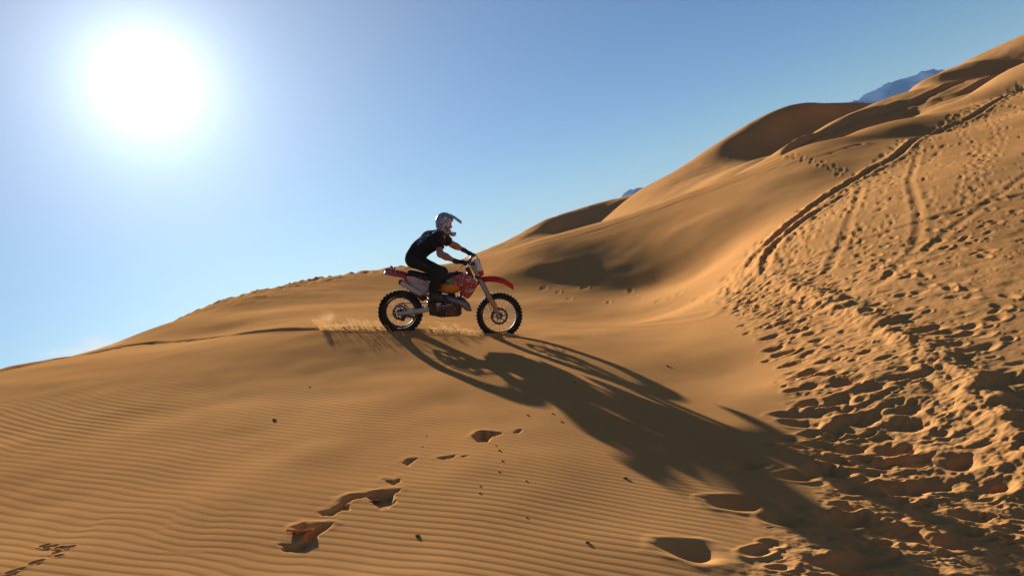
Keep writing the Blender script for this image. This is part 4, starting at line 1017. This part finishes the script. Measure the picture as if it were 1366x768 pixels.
def jets(px0, px1, n_j, n_g, h0, back, hfun):
    for px in np.linspace(px0, px1, n_j):
        px += g.normal(0, 0.5); x, y = track_pt(px); y += g.normal(0, 0.03); z = ground(x, y)
        h = h0*hfun((px-px0)/(px1-px0))*g.uniform(0.6, 1.25); b = back*g.uniform(0.7, 1.3)
        t = g.random(n_g)**1.5; sp = 0.003+0.010*t
        xx = x-b*t+g.normal(0, 1, n_g)*sp; yy = y+0.05*t+g.normal(0, 1, n_g)*sp*1.5; zz = z-0.01+h*(1.9*t-0.9*t*t)+g.normal(0, 1, n_g)*sp*0.7
        GP.append(np.stack([xx, yy, zz], -1)); GS.append(g.uniform(0.0022, 0.0044, n_g)*(1-0.35*t))
jets(436, 524, 60, 110, 0.145, 0.12, lambda t: 0.45+0.8*min(1, t*2)*(1.15-0.45*t))
jets(578, 648, 34, 95, 0.12, 0.13, lambda t: 0.25+1.1*math.sin(math.pi*min(1, 0.15+0.75*t)))
# the clump flung highest at the end of the plume
for k in range(11):
    x, y = track_pt(431+g.normal(0, 3.0)); z = ground(x, y); n_g = 130; t = g.random(n_g)**0.9
    GP.append(np.stack([x-0.10*t*t+0.05-0.07*t+g.normal(0, 0.012, n_g), y+g.normal(0, 0.03, n_g), z+0.17*t+g.normal(0, 0.010, n_g)], -1)); GS.append(g.uniform(0.002, 0.0042, n_g))
for k in range(40):                              # loose fall-out along the track
    x, y = track_pt(g.uniform(420, 640)); z = ground(x, y); n_g = 24
    GP.append(np.stack([x+g.normal(0, 0.12, n_g), y+g.normal(0, 0.06, n_g), z+np.abs(g.normal(0, 0.08, n_g))], -1)); GS.append(g.uniform(0.0012, 0.0024, n_g))
grains('sand_spray', np.concatenate(GP), np.concatenate(GS))
def dust(px, d, dz, r3, dens, seed):
    x, y, z = ray(px, 440, d); z = ground(x, y)+dz
    V, F = surface_nets(ell((0, 0, 0), r3), -1.15*np.array(r3), 1.15*np.array(r3), min(r3)/5)
    m = bpy.data.materials.new('dust_air'); m.use_nodes = True; n, l = m.node_tree.nodes, m.node_tree.links
    n.remove(n['Principled BSDF']); v = n.new('ShaderNodeVolumePrincipled'); v.inputs['Color'].default_value = (0.72, 0.48, 0.26, 1); v.inputs['Anisotropy'].default_value = 0.3
    t = n.new('ShaderNodeTexCoord'); k = n.new('ShaderNodeTexNoise'); k.inputs['Scale'].default_value = 1.6/min(r3)*0.6; k.inputs['Detail'].default_value = 4
    mp = n.new('ShaderNodeMapping'); mp.inputs['Location'].default_value = (seed, 0, 0); l.new(t.outputs['Object'], mp.inputs[0]); l.new(mp.outputs[0], k.inputs['Vector'])
    ln_ = n.new('ShaderNodeVectorMath'); ln_.operation = 'DIVIDE'; ln_.inputs[1].default_value = r3; l.new(t.outputs['Object'], ln_.inputs[0])
    le = n.new('ShaderNodeVectorMath'); le.operation = 'LENGTH'; l.new(ln_.outputs[0], le.inputs[0])
    a = n.new('ShaderNodeMapRange'); a.inputs[1].default_value = 0.15; a.inputs[2].default_value = 1.0; a.inputs[3].default_value = 1.0; a.inputs[4].default_value = 0.0; l.new(le.outputs['Value'], a.inputs[0])
    b = n.new('ShaderNodeMapRange'); b.inputs[1].default_value = 0.38; b.inputs[2].default_value = 0.7; l.new(k.outputs[0], b.inputs[0])
    q = n.new('ShaderNodeMath'); q.operation = 'MULTIPLY'; l.new(a.outputs[0], q.inputs[0]); l.new(b.outputs[0], q.inputs[1])
    q2 = n.new('ShaderNodeMath'); q2.operation = 'MULTIPLY'; l.new(q.outputs[0], q2.inputs[0]); q2.inputs[1].default_value = dens; l.new(q2.outputs[0], v.inputs['Density'])
    l.new(v.outputs[0], n['Material Output'].inputs['Volume'])
    o = mesh_np('dust_cloud', V, F, m); o.matrix_world = RW @ Matrix.Translation((x, y, z)); tag(o, kind='stuff')
dust(136, 13.0, 0.10, (0.42, 0.5, 0.22), 0.7, 1.0)
dust(105, 13.2, 0.03, (0.9, 0.6, 0.12), 0.45, 7.0)
dust(436, 11.0, 0.15, (0.16, 0.13, 0.15), 3.0, 3.0)

# ------------------------------------------------------------------ clods and broken crust lying on the face
m_clod = sand_mat('dark_sand', (0.36, 0.17, 0.06), (0.24, 0.115, 0.042))  # clods get a darker brown than the ground sand
def lump(name, x, y, r3, seed, sink=0.35, tilt=0.0):
    g2 = np.random.default_rng(seed); bm = bmesh.new(); bmesh.ops.create_icosphere(bm, subdivisions=2, radius=1.0)
    for v in bm.verts:
        p = v.co; q = 1+0.28*float(vnoise(np.array([p.x*1.7+seed]), np.array([p.y*1.7+p.z*2.1]), seed)[0])+g2.normal(0, 0.05)
        v.co = Vector((p.x*r3[0]*q, p.y*r3[1]*q, p.z*r3[2]*q))
    me = bpy.data.meshes.new(name); bm.to_mesh(me); bm.free(); me.materials.append(m_clod)
    o = bpy.data.objects.new(name, me); col.objects.link(o)
    o.matrix_world = RW @ Matrix.Translation((x, y, ground(x, y)+r3[2]*(1-sink)*0.5)) @ Matrix.Rotation(g2.uniform(0, 6.28), 4, 'Z') @ Matrix.Rotation(tilt, 4, 'X')
    return o
CL = [(366, 561, 0.030), (557, 713, 0.022), (784, 724, 0.020), (834, 638, 0.026), (890, 488, 0.030), (737, 551, 0.018), (749, 562, 0.018), (767, 511, 0.020), (666, 632, 0.014), (704, 553, 0.020),
      (640, 659, 0.012), (641, 650, 0.012), (666, 603, 0.016), (670, 618, 0.014), (662, 596, 0.012), (702, 644, 0.012), (563, 596, 0.010), (569, 581, 0.010), (703, 690, 0.012), (413, 516, 0.016)]
own = {(366, 561): 'lone dark clod on the ripples upslope of the broken crust hollows', (557, 713): 'lone dark clod on the ripples downslope of the broken crust hollows',
       (784, 724): 'dark clod on the ripples beside the large isolated footprint', (834, 638): 'dark clod on the ripples at the outer edge of the bike shadow',
       (890, 488): 'dark clod on smooth sand beyond the front wheel shadow', (767, 511): 'tiny clod on the lit gap between the two wheel shadows',
       (413, 516): 'small clod on faint ripples downslope of the flung clump of sand', (737, 551): 'small clod at the edge of the rear wheel shadow', (749, 562): 'small clod at the edge of the rear wheel shadow', (704, 553): 'small clod at the edge of the rear wheel shadow'}
for i, (px, py, r_) in enumerate(CL):
    x, y = hit(px, py); o = lump('clod', x, y, (r_*0.65, r_*0.55, r_*0.34), 50+i)
    lb = own.get((px, py), 'tiny clod scattered on the rippled sand beside the broken crust hollows')
    tag(o, lb, 'clod', 'clods by the rear wheel shadow' if 'rear wheel' in lb else ('clods beside the broken crust' if 'beside the broken' in lb else None))
def slab(px, py, size, tilt, seed, label):
    x, y = hit(px, py); g2 = np.random.default_rng(seed); k = 11
    a = np.linspace(0, 2*math.pi, k, endpoint=False); r_ = size*(0.75+0.4*g2.random(k))
    V, F = [], []
    for j, (f_, z_) in enumerate(((0.93, -0.006), (1.0, 0.0), (0.90, 0.007))):
        V += [(r_[i]*f_*math.cos(a[i])*1.5, r_[i]*f_*math.sin(a[i])*0.7, z_+0.12*size*math.cos(a[i])**2) for i in range(k)]
    V += [(0, 0, -0.006), (0, 0, 0.008)]
    for L in (0, 1):
        for i in range(k): F.append((L*k+i, L*k+(i+1) % k, (L+1)*k+(i+1) % k, (L+1)*k+i))
    for i in range(k): F.append((3*k, (i+1) % k, i)); F.append((3*k+1, 2*k+i, 2*k+(i+1) % k))
    o = MB().add(V, F).build('sand_crust', M_SAND, None); o.matrix_world = RW @ Matrix.Translation((x, y, ground(x, y)+0.012)) @ Matrix.Rotation(g2.uniform(-0.4, 0.6), 4, 'Z') @ Matrix.Rotation(tilt, 4, 'X')
    tag(o, label, 'sand crust')
slab(401, 712, 0.055, -0.35, 1, 'curled flake of sand crust standing in the largest ragged hollow')
slab(495, 660, 0.05, -0.25, 2, 'thin strip of sand crust along the lip of the long branching hollow')
slab(635, 583, 0.04, -0.3, 3, 'small flake of sand crust at the edge of the hollow nearest the bike shadow')
# ------------------------------------------------------------------ air between here and the mountains
def haze_box():
    V = [(x, y, z) for x in (-6000, 7500) for y in (-900, 7400) for z in (-36.0, 262.0)]
    F = [(0, 1, 3, 2), (4, 6, 7, 5), (0, 4, 5, 1), (2, 3, 7, 6), (0, 2, 6, 4), (1, 5, 7, 3)]
    m = bpy.data.materials.new('haze_air'); m.use_nodes = True; n, l = m.node_tree.nodes, m.node_tree.links
    n.remove(n['Principled BSDF']); v = n.new('ShaderNodeVolumePrincipled')
    v.inputs['Color'].default_value = (0.25, 0.52, 1.0, 1); v.inputs['Density'].default_value = HAZE; v.inputs['Anisotropy'].default_value = 0.0
    l.new(v.outputs[0], n['Material Output'].inputs['Volume'])
    me = bpy.data.meshes.new('haze'); me.from_pydata(V, [], F); me.update()
    bm = bmesh.new(); bm.from_mesh(me); bmesh.ops.recalc_face_normals(bm, faces=bm.faces); bm.to_mesh(me); bm.free()
    me.materials.append(m); o = bpy.data.objects.new('haze', me); col.objects.link(o); tag(o, kind='stuff')
HAZE = 5e-5
haze_box()
